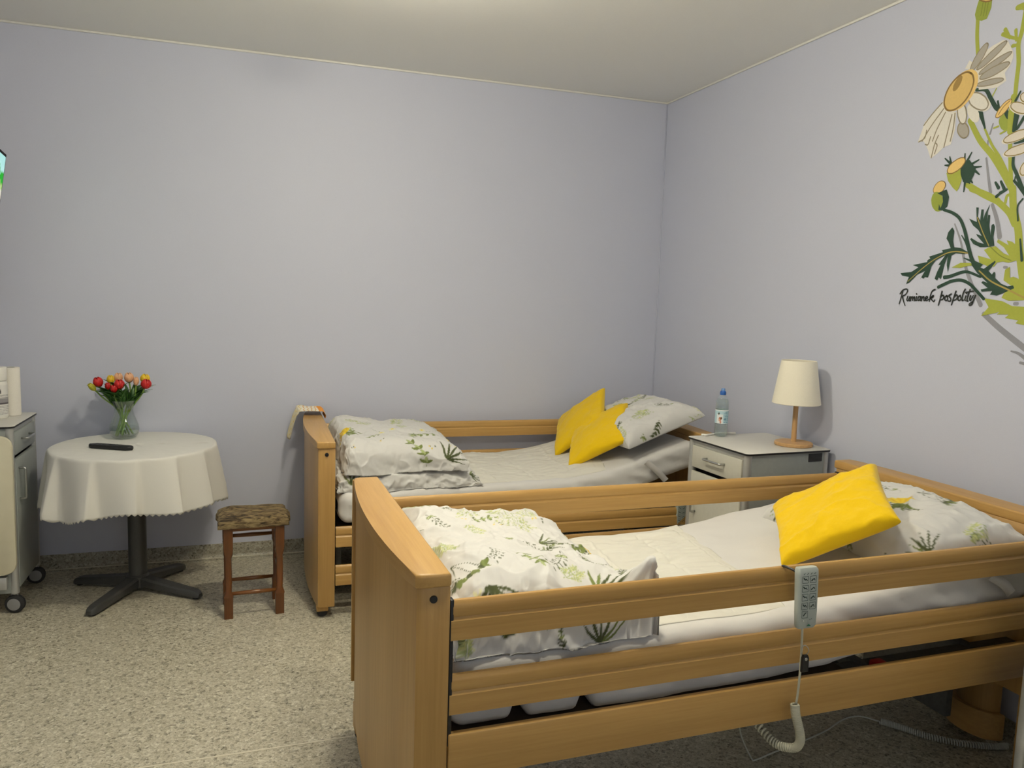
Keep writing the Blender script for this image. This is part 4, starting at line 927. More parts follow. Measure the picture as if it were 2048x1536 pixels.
soft_slab('upper_fold', M['print'], 'far', -1.905, -.565, .288, .425, .0, lambda b, a: .150 - .030 * b + .012 * a + .016 * np.exp(-((a + .75) / .2) ** 2), seed=17, e=.34, paint=paint_far, parent=dv, wr=1.1, zoff=.082, warp=rollf)

# ------------------------------------------------------------------ pillows and cushions
def pillow(name, label, cat, c, e1, e2, a, b, T, m, seed=1, paint=None, pinch=.07, group=None, n=150, e=.62, wr=1., droop=0., under=.75):
    """c centre of the underside plane; e1,e2 unit in-plane axes; half sizes a,b; T half thickness"""
    e1 = np.array(e1, float); e1 /= np.linalg.norm(e1); e2 = np.array(e2, float); e2 -= e1 * (e1 @ e2); e2 /= np.linalg.norm(e2); nn = np.cross(e1, e2)
    Sx, Hx, px = arc_param(a, T, e, n); Sy, Hy, py = arc_param(b, T, e, int(n * b / a))
    B, A = np.meshgrid(Sx, Sy); HB, HA = np.meshgrid(Hx, Hy); PX, PY = np.meshgrid(px, py)
    x = a * B * (1 - pinch * (1 - A ** 2)); y = b * A * (1 - pinch * (1 - B ** 2))
    h = T * (HB * HA) ** .85
    near_edge = np.clip(1 - HB * HA, 0, 1)
    th = np.arctan2(A, B)
    w = wr * (.010 * ridge(th * 2.6 + seed, np.hypot(A, B) * 1.2, seed) * near_edge ** 1.0 + .007 * ridge(PX * 6 + PY * 3, PY * 6 - PX * 3 + seed, seed + 3) + .002 * fbm(PX * 30, PY * 30, seed + 4))
    hh = h * (1 + .16 * fbm(B * 1.2 + seed, A * 1.2, seed + 5)) + w * np.minimum(1, HB * HA * 2.2)
    lift = droop * (B ** 2 + A ** 2)
    co = lambda z: [np.asarray(c)[i] + x * e1[i] + y * e2[i] + (z - lift) * nn[i] for i in range(3)]
    col = None
    if paint is not None:
        P = Print(px, py); paint(P, random.Random(seed)); col = P.c
    X, Y, Z = co(hh); Xb, Yb, Zb = co(-h * under)
    return tag(grid_mesh(name, X, Y, Z, m, None, col, close_bottom=(Xb, Yb, Zb)), label, cat, group)
def paint_pil(P, r):
    scatter(P, r, 30, (.42, .33), (.08, .14), ('berry', 'dark', 'mid', 'blade', 'fern', 'berry', 'clover'))
    sprig(P, .05, .02, 2.4, .14, 'yellow', r); sprig(P, -.1, -.12, .3, .2, 'berry', r)
pillow('pillow', 'white pillow with dark sprig print against the headboard of the front bed', 'pillow', (-.50, -2.615, .812), (0, -1, -.02), (1, 0, .17), .355, .26, .105, M['print'], 23, paint_pil, group='botanical print pillows', droop=.012, under=.35, wr=1.7, e=.74)
def paint_pil2(P, r):
    scatter(P, r, 36, (.44, .33), (.08, .14), ('fern', 'berry', 'fern', 'dark', 'fern', 'clover', 'mid'))
pillow('pillow', 'white pillow with fern print on the raised head of the bed by the back wall', 'pillow', (-.475, -.655, .850), (.02, -1, .05), (1, 0, .36), .37, .25, .115, M['print'], 29, paint_pil2, group='botanical print pillows', droop=.0, under=.3, wr=1.8, e=.78)
CG = 'plain yellow cushions'
pillow('cushion', 'bright yellow square cushion leaning on the pillow of the front bed', 'cushion', (-.80, -2.681, .886), (.638, -.552, .50), (.506, .826, .248), .192, .192, .055, M['yellow'], 41, group=CG, n=130, pinch=.06, e=.72)
pillow('cushion', 'yellow cushion on the far bed, in front and overlapping the other yellow one', 'cushion', (-.738, -.724, .805), (.645, -.573, .506), (.403, .817, .412), .19, .19, .05, M['yellow'], 47, group=CG, n=110, pinch=.05, e=.75, wr=.65)
pillow('cushion', 'yellow cushion on the far bed, half hidden behind the other and nearest the wall', 'cushion', (-.73, -.441, .838), (.553, -.56, .616), (.374, .828, .418), .19, .19, .05, M['yellow'], 53, group=CG, n=110, pinch=.05, e=.75, wr=.65)

# ------------------------------------------------------------------ striped towel over the far footboard
def towel():
    path = spline([(-2.415, 0, .735), (-2.402, 0, .80), (-2.380, 0, .875), (-2.350, 0, .892), (-2.31, 0, .888), (-2.27, 0, .886), (-2.235, 0, .884), (-2.222, 0, .866), (-2.226, 0, .845)], 60)
    nv = 50; s = np.linspace(0, 1, 60); v = np.linspace(-1, 1, nv)
    S, V = np.meshgrid(s, v); X = np.tile(path[:, 0], (nv, 1)); Z = np.tile(path[:, 2], (nv, 1))
    wdt = np.interp(S, [0, .35, 1], [.05, .10, .09])
    Y = -.145 + V * wdt + .0
    fold = np.abs(np.sin(V * 7 + S * 2)) * np.interp(S, [0, .3, 1], [.016, .007, .003])
    X = X - fold * (S < .35); Z = Z + (fold * 1.6 + .006) * (S >= .30) + .004 * fbm(S * 6, V * 4, 60)
    col = np.empty(S.shape + (3,))
    st = (S * 15 + .25 * np.sin(V * 6)) % 1
    white, yel, orn = np.array((.80, .76, .66)), np.array((.70, .55, .20)), np.array((.78, .30, .03))
    hang = np.clip((.36 - S) / .1, 0, 1)[..., None]
    base = white * (1 - hang * .55) + np.array((.62, .52, .25)) * hang * .55
    col[:] = base
    m = (st < .22)[..., None]; col = np.where(m, yel, col)
    m = ((S > .36) & (S < .64) & (st < .26))[..., None]; col = np.where(m, np.array((.66, .34, .06)), col)
    col = np.where((S > .66)[..., None], orn, col)
    return tag(grid_mesh('towel', X, Y, Z, M['towel'], None, col, close_bottom=(X + .0015, Y, Z - .003)), 'small white and orange striped towel draped over the far footboard', 'towel')
towel()

# ------------------------------------------------------------------ bedside cabinets
def castor(par, x, y, rz=0.):
    w = lathe('castor', [(0, -.018), (.032, -.018), (.041, -.015), (.0435, -.010), (.0435, -.004), (.036, -.003), (.036, .003), (.0435, .004), (.0435, .010), (.041, .015), (.032, .018), (0, .018)], M['tyre'], par, 28)
    w.matrix_local = Matrix.Translation((x, y, .0442)) @ Matrix.Rotation(rz, 4, 'Z') @ Matrix.Rotation(PI / 2, 4, 'X')
    for s in (-1, 1):
        h = lathe('wheel_cap', [(0, s * .0200), (.022, s * .0200), (.029, s * .0185), (.029, s * .012)], M['wheel'], w, 24)
    f = box('castor_fork', (-.014, -.003, .036), (.018, .003, .050), M['wheel'], w, .001)
    f.matrix_local = Matrix.Rotation(-PI / 2, 4, 'X') @ Matrix.Translation((0, 0, .0))
    tube('castor_stem', [(x, y, .075), (x, y, .11)], .008, M['metal'], par)
def bar_handle(par, a, b, out, r=.0055):
    """bent bar between two points on a front, standing off along vector out"""
    a, b, o = np.array(a), np.array(b), np.array(out)
    d = (b - a) / np.linalg.norm(b - a) * .008
    return tube('handle', [a, a + o * .75, a + o * .93 + d * .3, a + o + d, (a + b) / 2 + o, b + o - d, b + o * .93 - d * .3, b + o * .75, b], r, M['metal'], par, 10)
def cabinet(label, cx, cy, rz, hh, wd=.46, dp=.48, handle_side=1, tray=False, fm='front'):
    """front faces local -x; origin on the floor under the middle"""
    c = thing('bedside_cabinet', label, 'cabinet', (cx, cy, 0), rz, 'grey bedside cabinets on castors')
    x0, x1, y0, y1 = -dp / 2, dp / 2, -wd / 2, wd / 2
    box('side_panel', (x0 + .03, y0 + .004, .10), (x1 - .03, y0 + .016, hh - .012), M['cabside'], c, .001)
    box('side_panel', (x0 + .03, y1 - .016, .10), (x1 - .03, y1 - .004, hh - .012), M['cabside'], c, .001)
    box('back_panel', (x1 - .016, y0 + .02, .10), (x1 - .006, y1 - .02, hh - .012), M['cab'], c, .001)
    box('bottom_panel', (x0 + .02, y0 + .016, .10), (x1 - .016, y1 - .016, .116), M['cab'], c, .001)
    box('inner_back', (x0 + .045, y0 + .016, .116), (x0 + .055, y1 - .016, hh - .014), M['black'], c, 0)
    for px in (x0 + .018, x1 - .018):
        for py in (y0 + .018, y1 - .018):
            prism('corner_post', [(px + a, py + b) for a, b in rrect(.036, .036, .016, 5)], 'Z', .097, hh - .009, M['alu'], c)
    tp = prism('worktop', rrect(dp + .012, wd + .014, .022, 5), 'Z', hh - .008, hh, M['top'], c, .0012)
    prism('worktop_edge', rrect(dp + .0125, wd + .0145, .022, 5), 'Z', hh - .0098, hh - .0016, M['black'], tp)
    f0, f1 = y0 + .036, y1 - .036
    box('drawer_rail', (x0 + .008, f0, hh - .036), (x0 + .02, f1, hh - .01), M['alu'], c, .001)
    dr = box('drawer', (x0 + .0, f0 + .002, hh - .145), (x0 + .016, f1 - .002, hh - .037), M[fm], c, .002)
    bar_handle(dr, (x0, -.068, hh - .083), (x0, .068, hh - .083), (-.028, 0, 0))
    do = box('door', (x0 + .0, f0 + .002, .118), (x0 + .016, f1 - .002, hh - .166), M[fm], c, .002)
    hy = (f1 - .05) if handle_side > 0 else (f0 + .05)
    bar_handle(do, (x0, hy, hh - .215), (x0, hy, hh - .365), (-.028, 0, 0))
    v = box('vent_grille', (x1 - .125, y0 + .0015, hh - .055), (x1 - .045, y0 + .0045, hh - .016), M['dark'], c, .001)
    for k in range(6): box('vent_slat', (x1 - .123, y0 - .0005, hh - .051 + k * .006), (x1 - .047, y0 + .002, hh - .0485 + k * .006), M['black'], v, 0)
    for px in (x0 + .02, x1 - .02):
        for py in (y0 + .02, y1 - .02): castor(c, px, py, random.uniform(-.6, .6))
    if tray:
        t = prism('folding_tray', [(-.01 + a, .535 + b) for a, b in rrect(.47, .66, .05, 7)], 'Y', y1 + .020, y1 + .042, M['beige'], c, .006)
        box('tray_hinge', (-.10, y1 + .002, .80), (.10, y1 + .022, .86), M['alu'], c, .003)
        box('base_rail', (x0 + .04, y1 + .002, .13), (x1 - .04, y1 + .03, .19), M['alu'], c, .003)
    return c
cabinet('grey bedside cabinet between the beds, carrying the lamp and the water bottle', -.283, -1.565, math.radians(3), .905, handle_side=1)
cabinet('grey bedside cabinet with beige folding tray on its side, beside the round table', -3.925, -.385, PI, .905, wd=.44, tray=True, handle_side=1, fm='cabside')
cabinet('grey bedside cabinet at the edge of the photo beyond the front bed', -.30, -3.425, math.radians(0), .905, handle_side=1)

# ------------------------------------------------------------------ things on the cabinet between the beds
CT = .9052
t = thing('table_lamp', 'small table lamp with cream cone shade and pale wooden stem on the cabinet', 'lamp', (-.140, -1.652, CT))
lathe('base', [(0, 0), (.086, 0), (.089, .003), (.089, .013), (.085, .017), (0, .018)], M['lampwood'], t, 48)
lathe('stem', [(0, .016), (.0125, .016), (.0115, .23), (.0105, .30), (0, .30)], M['lampwood'], t, 20)
lathe('shade', [(.112, .205), (.110, .203), (.0785, .409), (.0805, .411), (.0815, .409), (.1125, .205)], M['shade'], t, 64)
lathe('bulb', [(0, .385), (.018, .38), (.03, .36), (.03, .34), (.016, .31), (.013, .298), (0, .298)], M['white'], t, 20)
tube('shade_carrier', [(-.08, 0, .395), (-.04, 0, .375), (0, 0, .372), (.04, 0, .375), (.08, 0, .395)], .002, M['metal'], t)
BX, BY = -.365, -1.372
t = thing('water_bottle', 'clear pale blue water bottle with blue sport cap on the cabinet', 'bottle', (BX, BY, CT))
pb = [(0, .002), (.022, 0), (.030, .004), (.0325, .012), (.0325, .05), (.0318, .055), (.0325, .06), (.0325, .155), (.031, .162), (.0325, .168), (.031, .180), (.024, .198), (.016, .210), (.0135, .214), (.0135, .220)]
lathe('body', pb, M['bottle'], t, 32)
lathe('water', [(0, .004), (.030, .006), (.0312, .014), (.0312, .160), (.0298, .178), (.026, .190), (0, .190)], M['water'], t, 28)
lathe('cap', [(.0145, .212), (.0155, .213), (.0155, .226), (.0135, .231), (.010, .234), (0, .234)], M['blue'], t, 24)
lathe('spout', [(.0105, .233), (.0105, .241), (.008, .246), (0, .247)], M['spout'], t, 18)
n = 96; th = np.linspace(0, 2 * PI, n); zz = np.linspace(.066, .138, 48)
TH, ZZ = np.meshgrid(th, zz); R = .0329
col = np.empty(TH.shape + (3,)); col[:] = (.46, .66, .74)
u = ((TH - math.radians(248) + PI) % (2 * PI)) - PI; v = (ZZ - .066) / .072          # u=0 faces the room
col[(v > .92) | (v < .06)] = (.78, .84, .86); col[v < .03] = (.05, .09, .14)
txt = (u > .15) & (u < 1.1) & (np.sin(v * 60) > .25) & (v > .1) & (v < .9) & (fbm(u * 30, v * 3, 91) > -.35); col[txt] = (.10, .25, .36)
pic = (u < .0) & (u > -1.0) & (v > .05) & (v < .7); col[pic] = (.74, .78, .80)
for cu, cv, rr, cc in ((-.45, .36, .20, (.50, .20, .12)), (-.25, .42, .12, (.10, .06, .03)), (-.55, .30, .14, (.66, .38, .28)), (-.65, .74, .12, (.07, .08, .06)), (-.35, .14, .13, (.60, .25, .18))):
    col[(u - cu) ** 2 + ((v - cv) * 1.4) ** 2 < rr ** 2] = cc
grid_mesh('label', R * np.cos(TH), R * np.sin(TH), ZZ, M['label'], t, col)
o = tube('charging_cable', spline([(-.46, -1.345, CT + .006), (-.452, -1.352, CT + .0065), (-.44, -1.36, CT + .006), (-.40, -1.345, CT + .006), (-.33, -1.325, CT + .006), (-.25, -1.335, CT + .006)], 24), .005, M['white'])
tag(o, 'short white cable lying behind the water bottle on the cabinet', 'cable')

# ------------------------------------------------------------------ things on the left cabinet
LT = .9052
t = thing('paper_roll', 'white paper towel roll standing on the left cabinet', 'paper roll', (-3.770, -.245, LT))
lathe('paper', [(.018, .24), (.020, .242), (.037, .242), (.039, .239), (.039, .002), (.037, 0), (.018, 0)], M['paper'], t, 40)
lathe('core', [(.018, .0), (.016, .0), (.016, .243), (.018, .243)], M['cab'], t, 24)
t = thing('lotion_bottle', 'white care lotion bottle with grey and pink label beside the paper roll', 'bottle', (-3.806, -.33, LT))
lathe('body', [(0, 0), (.036, 0), (.039, .004), (.0395, .02), (.0395, .165), (.037, .18), (.030, .187), (0, .187)], M['white'], t, 36)
lathe('cap', [(.0375, .186), (.038, .188), (.038, .249), (.036, .252), (0, .252)], M['white'], t, 36)
th = np.linspace(math.radians(-120), math.radians(20), 120); zz = np.linspace(.015, .165, 90); TH, ZZ = np.meshgrid(th, zz)
col = np.empty(TH.shape + (3,)); col[:] = (.74, .73, .70)
u = (TH - math.radians(-75)); v = ZZ
b = (v > .078) & (v < .098); col[b] = (.30, .29, .30); col[b & (u < -.12)] = (.55, .16, .36)
col[(v > .070) & (v <= .078)] = (.10, .09, .10); col[(v > .100) & (v < .104)] = (.2, .2, .2)
for z0 in (.022, .030, .038, .046, .054, .062, .110, .116):
    col[(np.abs(v - z0) < .0016) & (fbm(u * 24, v * 900, int(z0 * 1000)) > -.3)] = (.28, .28, .28)
grid_mesh('label', .0399 * np.cos(TH), .0399 * np.sin(TH), ZZ, M['label'], t, col)
tx = bpy.data.curves.new('brand_lettering', 'FONT'); tx.body = 'seni'; tx.size = .030; tx.extrude = .0004; tx.align_x = 'RIGHT'; tx.offset = .0006
to = bpy.data.objects.new('lettering', tx); sc.collection.objects.link(to)
bpy.context.view_layer.update()
me = bpy.data.meshes.new_from_object(to.evaluated_get(bpy.context.evaluated_depsgraph_get())); bpy.data.objects.remove(to)
for vt in me.vertices:                                             # wrap the word round the bottle
    a = math.radians(-75) + (vt.co.x + .012) / .040
    r = .0402 + vt.co.z; y = vt.co.y
    vt.co = (r * math.cos(a), r * math.sin(a), .124 + y)
link('lettering', me, M['black'], t)

# ------------------------------------------------------------------ television on the left wall
t = thing('television', 'flat television on a wall bracket, only its screen corner in view at left', 'television', (-3.722, -.37, 2.171))
# local: screen runs along -y, tilted so that the lower edge sits nearer the wall
rt = Matrix.Rotation(math.radians(6), 4, 'Z') @ Matrix.Rotation(math.radians(8.5), 4, 'Y')
Wt, Ht = .95, .56
b = box('case', (-.04, -Wt, -Ht), (-.004, 0, 0), M['black'], t, .006); b.matrix_local = rt
b = box('bezel', (-.006, -Wt, -Ht), (0, 0, 0), M['bezel'], t, .002); b.matrix_local = rt
ny, nz = 60, 40
Y, Z = np.meshgrid(np.linspace(-Wt + .014, -.014, ny), np.linspace(-Ht + .018, -.014, nz))
col = np.empty(Y.shape + (3,)); f = -Z / Ht + .04 * fbm(Y * 12, Z * 6, 71)
col[:] = (.55, .95, .90); col[f > .13] = (.04, .50, .05); col[f > .21] = (.45, .70, .22); col[f > .25] = (.85, .82, .72); col[f < .08] = (.50, .90, .86)
scm = emit('lit_screen', (1, 1, 1), .9); N_, L_ = scm.node_tree.nodes, scm.node_tree.links
a = N_.new('ShaderNodeAttribute'); a.attribute_name = 'print'; L_.new(a.outputs['Color'], [x for x in N_ if x.type == 'EMISSION'][0].inputs[0])
s = grid_mesh('screen', np.full_like(Y, .0006), Y, Z, scm, t, col); s.matrix_local = rt
br = box('wall_bracket', (-.47, -.62, -.42), (-.12, -.50, -.34), M['dark'], t, .004)
box('wall_plate', (-.474, -.68, -.50), (-.46, -.44, -.22), M['dark'], br, .002)

# ------------------------------------------------------------------ round table with cloth
TX, TY, TZ, TR = -3.192, -.395, .762, .383
t = thing('round_table', 'round pedestal table with dark grey four-armed foot by the back wall', 'table', (TX, TY, 0))
lathe('tabletop', [(0, TZ - .026), (TR - .012, TZ - .026), (TR - .004, TZ - .02), (TR - .004, TZ - .006), (TR - .008, TZ - .003), (0, TZ - .003)], M['wood_x'], t, 64)
lathe('column', [(0, .04), (.044, .04), (.044, TZ - .05), (.09, TZ - .03), (0, TZ - .03)], M['ped'], t, 40)
lathe('hub', [(0, .018), (.055, .018), (.058, .03), (.056, .075), (.046, .085), (0, .085)], M['ped'], t, 32)
for ex, ey in ((-.171, -.332), (-.309, .136), (.306, -.225), (.197, .236)):
    L = math.hypot(ex, ey); a = math.atan2(ey, ex)
    bm = bmesh.new(); st = []
    for s, w, z0, z1 in ((.03, .034, .028, .078), (.10, .033, .026, .068), (L - .03, .027, .012, .046), (L - .005, .024, .010, .040), (L + .01, .016, .010, .028)):
        st.append([bm.verts.new((s, sy * w * k, z)) for sy, k, z in ((-1, 1, z0), (-1, 1, z1 - .010), (-1, .72, z1), (1, .72, z1), (1, 1, z1 - .010), (1, 1, z0))])
    for p, q in zip(st[:-1], st[1:]):
        for k in range(6): bm.faces.new((p[k], q[k], q[(k + 1) % 6], p[(k + 1) % 6]))
    bm.faces.new(st[0]); bm.faces.new(st[-1][::-1])
    lg = bmo('leg', bm, M['ped'], t); lg.rotation_euler = (0, 0, a)
    gl = lathe('glide', [(0, 0), (.014, 0), (.016, .004), (.014, .014), (0, .014)], M['black'], lg, 16, loc=(L - .018, 0, 0))
def tablecloth():
    nt, nr = 720, 70
    th = np.linspace(0, 2 * PI, nt + 1)
    # irregular folds: sharp pleats, wider lobes between them
    peaks = np.radians([-172, -143, -112, -84, -58, -33, -5, 25, 55, 88, 122, 155])
    fold = np.zeros_like(th)
    for i, p in enumerate(peaks):
        d = ((th - p + PI) % (2 * PI)) - PI
        fold += np.exp(-(np.where(d > 0, d / .05, d / .26)) ** 2) * (.8 + .5 * ((i * 37) % 10) / 10)
    hemdrop = .30 + .022 * np.sin(th * 2 + 1.0) + .012 * np.sin(th * 5 + .4)
    rs = np.concatenate([np.linspace(0, 1, 22), np.linspace(1.0, 2.0, 49)[1:]])
    T, Rr = np.meshgrid(th, rs); Fd = np.tile(fold, (len(rs), 1)); Hd = np.tile(hemdrop, (len(rs), 1))
    k = np.clip(Rr - 1, 0, 1)
    s = k * Hd                                                    # distance down the skirt
    bend = .016
    r = np.where(Rr <= 1, Rr * TR, TR + bend * np.sin(np.minimum(s / bend, PI / 2)) * .5)
    z = TZ - np.where(Rr <= 1, 0, np.where(s < bend * PI / 2, bend * (1 - np.cos(s / bend)), bend + (s - bend * PI / 2)))
    amp = np.clip(s / .30, 0, 1)
    r = r + amp ** .9 * (.004 + .070 * Fd) - amp * .012
    zig = np.abs(((T * TR * 1.1 / .026) % 1) - .5) * 2
    z = z - np.where(Rr >= 1.999, .011 * zig, 0) + .0015 * fbm(T * 6, Rr * 6, 81) * (Rr <= 1)
    z += amp * .018 * Fd
    X, Y = TX + r * np.cos(T), TY + r * np.sin(T)
    Y = np.minimum(Y, -.012)
    o = grid_mesh('tablecloth', X, Y, z + .0015, M['cloth'])
    sm = o.modifiers.new('thickness', 'SOLIDIFY'); sm.thickness = .0012; sm.offset = 1
    return tag(o, 'white round tablecloth with pinked hem hanging in folds from the table', 'tablecloth')
tablecloth()
CZ = TZ + .003
VX, VY = -3.268, -.195
# remote control
t = thing('remote_control', 'black television remote control lying on the tablecloth', 'remote', (-3.290, -.492, CZ), math.atan2(-.114, .209))
prism('case', rrect(.235, .046, .021, 8), 'Z', .0, .019, M['black'], t, .006, 3)
for i in range(9):
    for j in (-1, 0, 1):
        box('button', (-.08 + i * .018 - .005, j * .012 - .003, .0185), (-.08 + i * .018 + .005, j * .012 + .003, .0203), M['frame' if (i + j) % 3 == 0 else 'dark'], t, .001)
# vase
t = thing('vase', 'clear bulbous glass vase holding the tulips on the tablecloth', 'vase', (VX, VY, CZ))
pv = [(0, .004), (.040, .004), (.058, .010), (.070, .026), (.0735, .048), (.070, .070), (.060, .098), (.050, .125), (.0455, .145), (.048, .165), (.056, .185), (.066, .203)]
inner = [(r - .003, z + (.004 if i < 2 else 0)) for i, (r, z) in enumerate(pv[1:])][::-1]
lathe('glass', [(0, 0), (.040, 0), (.058, .006)] + pv[3:] + [(.0655, .2045)] + inner + [(0, .008)], M['glass'], t, 48)
lathe('water', [(0, .009), (.050, .010), (.066, .028), (.0695, .048), (.068, .060), (0, .060)], M['water'], t, 40)
# tulips
def tulip(i, label, colr, hx, hy, hz, r, ln, base_ang, bud=False):
    r *= 1.55; ln *= 1.18
    t = thing('tulip', label, 'tulip', (VX, VY, CZ), group='tulips in the vase')
    top = np.array((hx, hy, hz)); ba = base_ang
    bot = np.array((.042 * math.cos(ba), .042 * math.sin(ba), .012 + .004 * (i % 3)))
    d = np.array((top[0], top[1], 0)); d = d / (np.linalg.norm(d) + 1e-6)
    neck = d * min(.030, np.hypot(*top[:2]) * .35); neck[2] = .150
    pts = spline([bot, neck, top * .55 + neck * .45 + d * .012 + np.array((0, 0, .01)), top], 26)
    tube('stem', pts, .0042, M['stem'], t, 8)
    ax = pts[-1] - pts[-4]; ax = ax / np.linalg.norm(ax); ax = ax * .6 + np.array((0, 0, .4)) if not bud else ax; ax /= np.linalg.norm(ax)
    z = Vector((0, 0, 1)); q = z.rotation_difference(Vector(ax)).to_matrix().to_4x4()
    fl = None
    for k in range(6):
        inner_ = k % 2
        nu, nv = 7, 9; V, F = [], []
        for a in range(nv):
            s = a / (nv - 1)
            rad = r * (math.sin(PI * (s * .86 + .07)) ** .62) * (.90 if inner_ else 1.0)
            half = math.radians(46) * math.sqrt(max(0, 1 - s ** 5)) + .05
            for b in range(nu):
                u = (b / (nu - 1) - .5) * 2
                an = k * PI / 3 + u * half
                V.append((rad * math.cos(an) * (1 - .06 * u * u), rad * math.sin(an) * (1 - .06 * u * u), ln * s * (1 - .06 * u * u)))
        for a in range(nv - 1):
            for b in range(nu - 1): F.append((a * nu + b, a * nu + b + 1, (a + 1) * nu + b + 1, (a + 1) * nu + b))
        o = pyd('petal', V, F, M[colr], t, True); o.matrix_local = Matrix.Translation(pts[-1]) @ q
        sm = o.modifiers.new('thickness', 'SOLIDIFY'); sm.thickness = .0008
    for lf in range(4):
        a0 = math.atan2(hy, hx) + (-.7, .9, .1, 2.2)[lf] + .4 * math.sin(i * 2.1); L = .115 + .015 * ((i * 7 + lf * 3) % 4)
        if lf and i % 3 == 0: L *= 1.15
        st = pts[9 + lf]; nv = 12; V, F = [], []
        dirh = np.array((math.cos(a0), math.sin(a0), 0)) * .55 + d * .35
        for a in range(nv):
            s = a / (nv - 1)
            c = st + dirh * L * (.18 * s + .62 * s ** 2) + np.array((0, 0, L * (1.02 * s - .38 * s ** 2.4)))
            w = .019 * math.sin(PI * min(1, s ** .7 * .97 + .03)) + .0015
            tn = np.array((-math.sin(a0), math.cos(a0), 0))
            V += [c - tn * w + dirh * .004, c - dirh * .003, c + tn * w + dirh * .004]
        for a in range(nv - 1):
            for b in range(2): F.append((a * 3 + b, a * 3 + b + 1, a * 3 + b + 4, a * 3 + b + 3))
        o = pyd('leaf', V, F, M['leaf'], t, True)
        sm = o.modifiers.new('thickness', 'SOLIDIFY'); sm.thickness = .0008
TUL = [('red tulip, the highest on the side of the bouquet facing the left cabinet', 't_red', -.108, -.03, .278, .0165, .046, .2, 0),
       ('greenish yellow tulip bud drooping outermost below the leftmost red tulip', 't_bud', -.125, -.05, .262, .010, .042, .6, 1),
       ('small yellow tulip behind the leftmost red one', 't_yellow', -.062, .02, .288, .0135, .040, -.4, 0),
       ('peach tulip tilted behind the central red one, left of the tallest peach one', 't_peach', -.028, .03, .295, .0150, .044, 2.4, 0),
       ('round red tulip in the front middle of the bouquet', 't_red', -.012, -.055, .268, .0175, .044, 1.2, 0),
       ('small dark red tulip bud low between the two large red tulips', 't_red', -.068, -.03, .262, .0095, .034, -.8, 0),
       ('small red tulip low under the central red one', 't_red', -.035, -.065, .252, .0115, .036, .9, 0),
       ('tall peach tulip standing upright at the top of the bouquet', 't_peach', .028, .01, .296, .0160, .046, 3.0, 0),
       ('slim peach tulip bud beside the right-hand yellow tulip', 't_peach', .062, -.01, .282, .0095, .040, 3.6, 0),
       ('yellow tulip peeking out above the rightmost red one', 't_yellow', .098, .02, .292, .0165, .042, 2.8, 0),
       ('red tulip hanging outermost on the right of the bouquet', 't_red', .106, -.03, .268, .0180, .044, 2.2, 0)]
for i, (lb, c, x, y, z, r, ln, ba, bud) in enumerate(TUL): tulip(i, lb, c, x, y, z, r, ln, ba + PI * .3, bud)

# ------------------------------------------------------------------ stool
t = thing('stool', 'small wooden stool with brown patterned cushioned seat beside the round table', 'stool', (-2.625, -.80, 0), math.radians(2.5))
sx, sy = .118, .098
for a in (-1, 1):
    for b in (-1, 1):
        pr = [(.0205, 0), (.0205, .10), (.0225, .108), (.0150, .130), (.0165, .22), (.0150, .295), (.0220, .318), (.0195, .326), (.0215, .336), (.0215, .445)]
        bm = bmesh.new(); rings = []
        for r, z in pr:
            sq = rrect(2 * r, 2 * r, r * (.20 if z <= .108 or z >= .326 else .75), 2)
            rings.append([bm.verts.new((a * sx + p[0], b * sy + p[1], z)) for p in sq])
        for p, q in zip(rings[:-1], rings[1:]):
            for k in range(len(p)): bm.faces.new((p[k], p[(k + 1) % len(p)], q[(k + 1) % len(p)], q[k]))
        bm.faces.new(rings[0][::-1]); bm.faces.new(rings[-1])
        bmo('leg', bm, M['stoolwood'], t)
for y, z in ((-sy, .118), (sy, .118), (sy, .345)):
    tube('rung', [(-sx, y, z), (0, y, z), (sx, y, z)], [.008, .011, .008], M['stoolwood_x'], t, 12)
for x in (-sx, sx): tube('rung', [(x, -sy, .215), (x, 0, .215), (x, sy, .215)], [.008, .011, .008], M['stoolwood'], t, 12)
box('apron', (-sx - .018, -sy - .016, .428), (sx + .018, sy + .016, .450), M['stoolwood_x'], t, .002)
sm_ = mat('brown_patterned_upholstery', (.1, .07, .04), .9); nt, N, L, b = nodes(sm_)
v = coord(N, L, (5, 16, 22)); n1 = noise(N, L, v, 3.2, 5, .62); n1.inputs['Distortion'].default_value = 1.2
r = ramp(N, [(.36, (.014, .010, .006)), (.45, (.075, .048, .020)), (.52, (.16, .115, .052)), (.62, (.24, .18, .085))])
L.new(n1.outputs['Fac'], r.inputs[0]); L.new(r.outputs[0], b.inputs['Base Color']); bump(N, L, b, n1.outputs['Fac'], .3, .003)
Sx, Hx, _ = arc_param(.166, .06, .4, 50); Sy, Hy, _ = arc_param(.132, .06, .4, 44)
B, A = np.meshgrid(Sx, Sy); HB, HA = np.meshgrid(Hx, Hy)
Zt = .447 + (.052 + .004 * fbm(B * 2, A * 2, 77)) * HB * HA
sg = .008 * (np.abs(B) > .98) * fbm(A * 3, B, 78)
grid_mesh('seat', B * .166 + sg, A * .132, Zt, sm_, t, close_bottom=(B * .166 + sg, A * .132, np.minimum(Zt, .446 + 0 * Zt)))

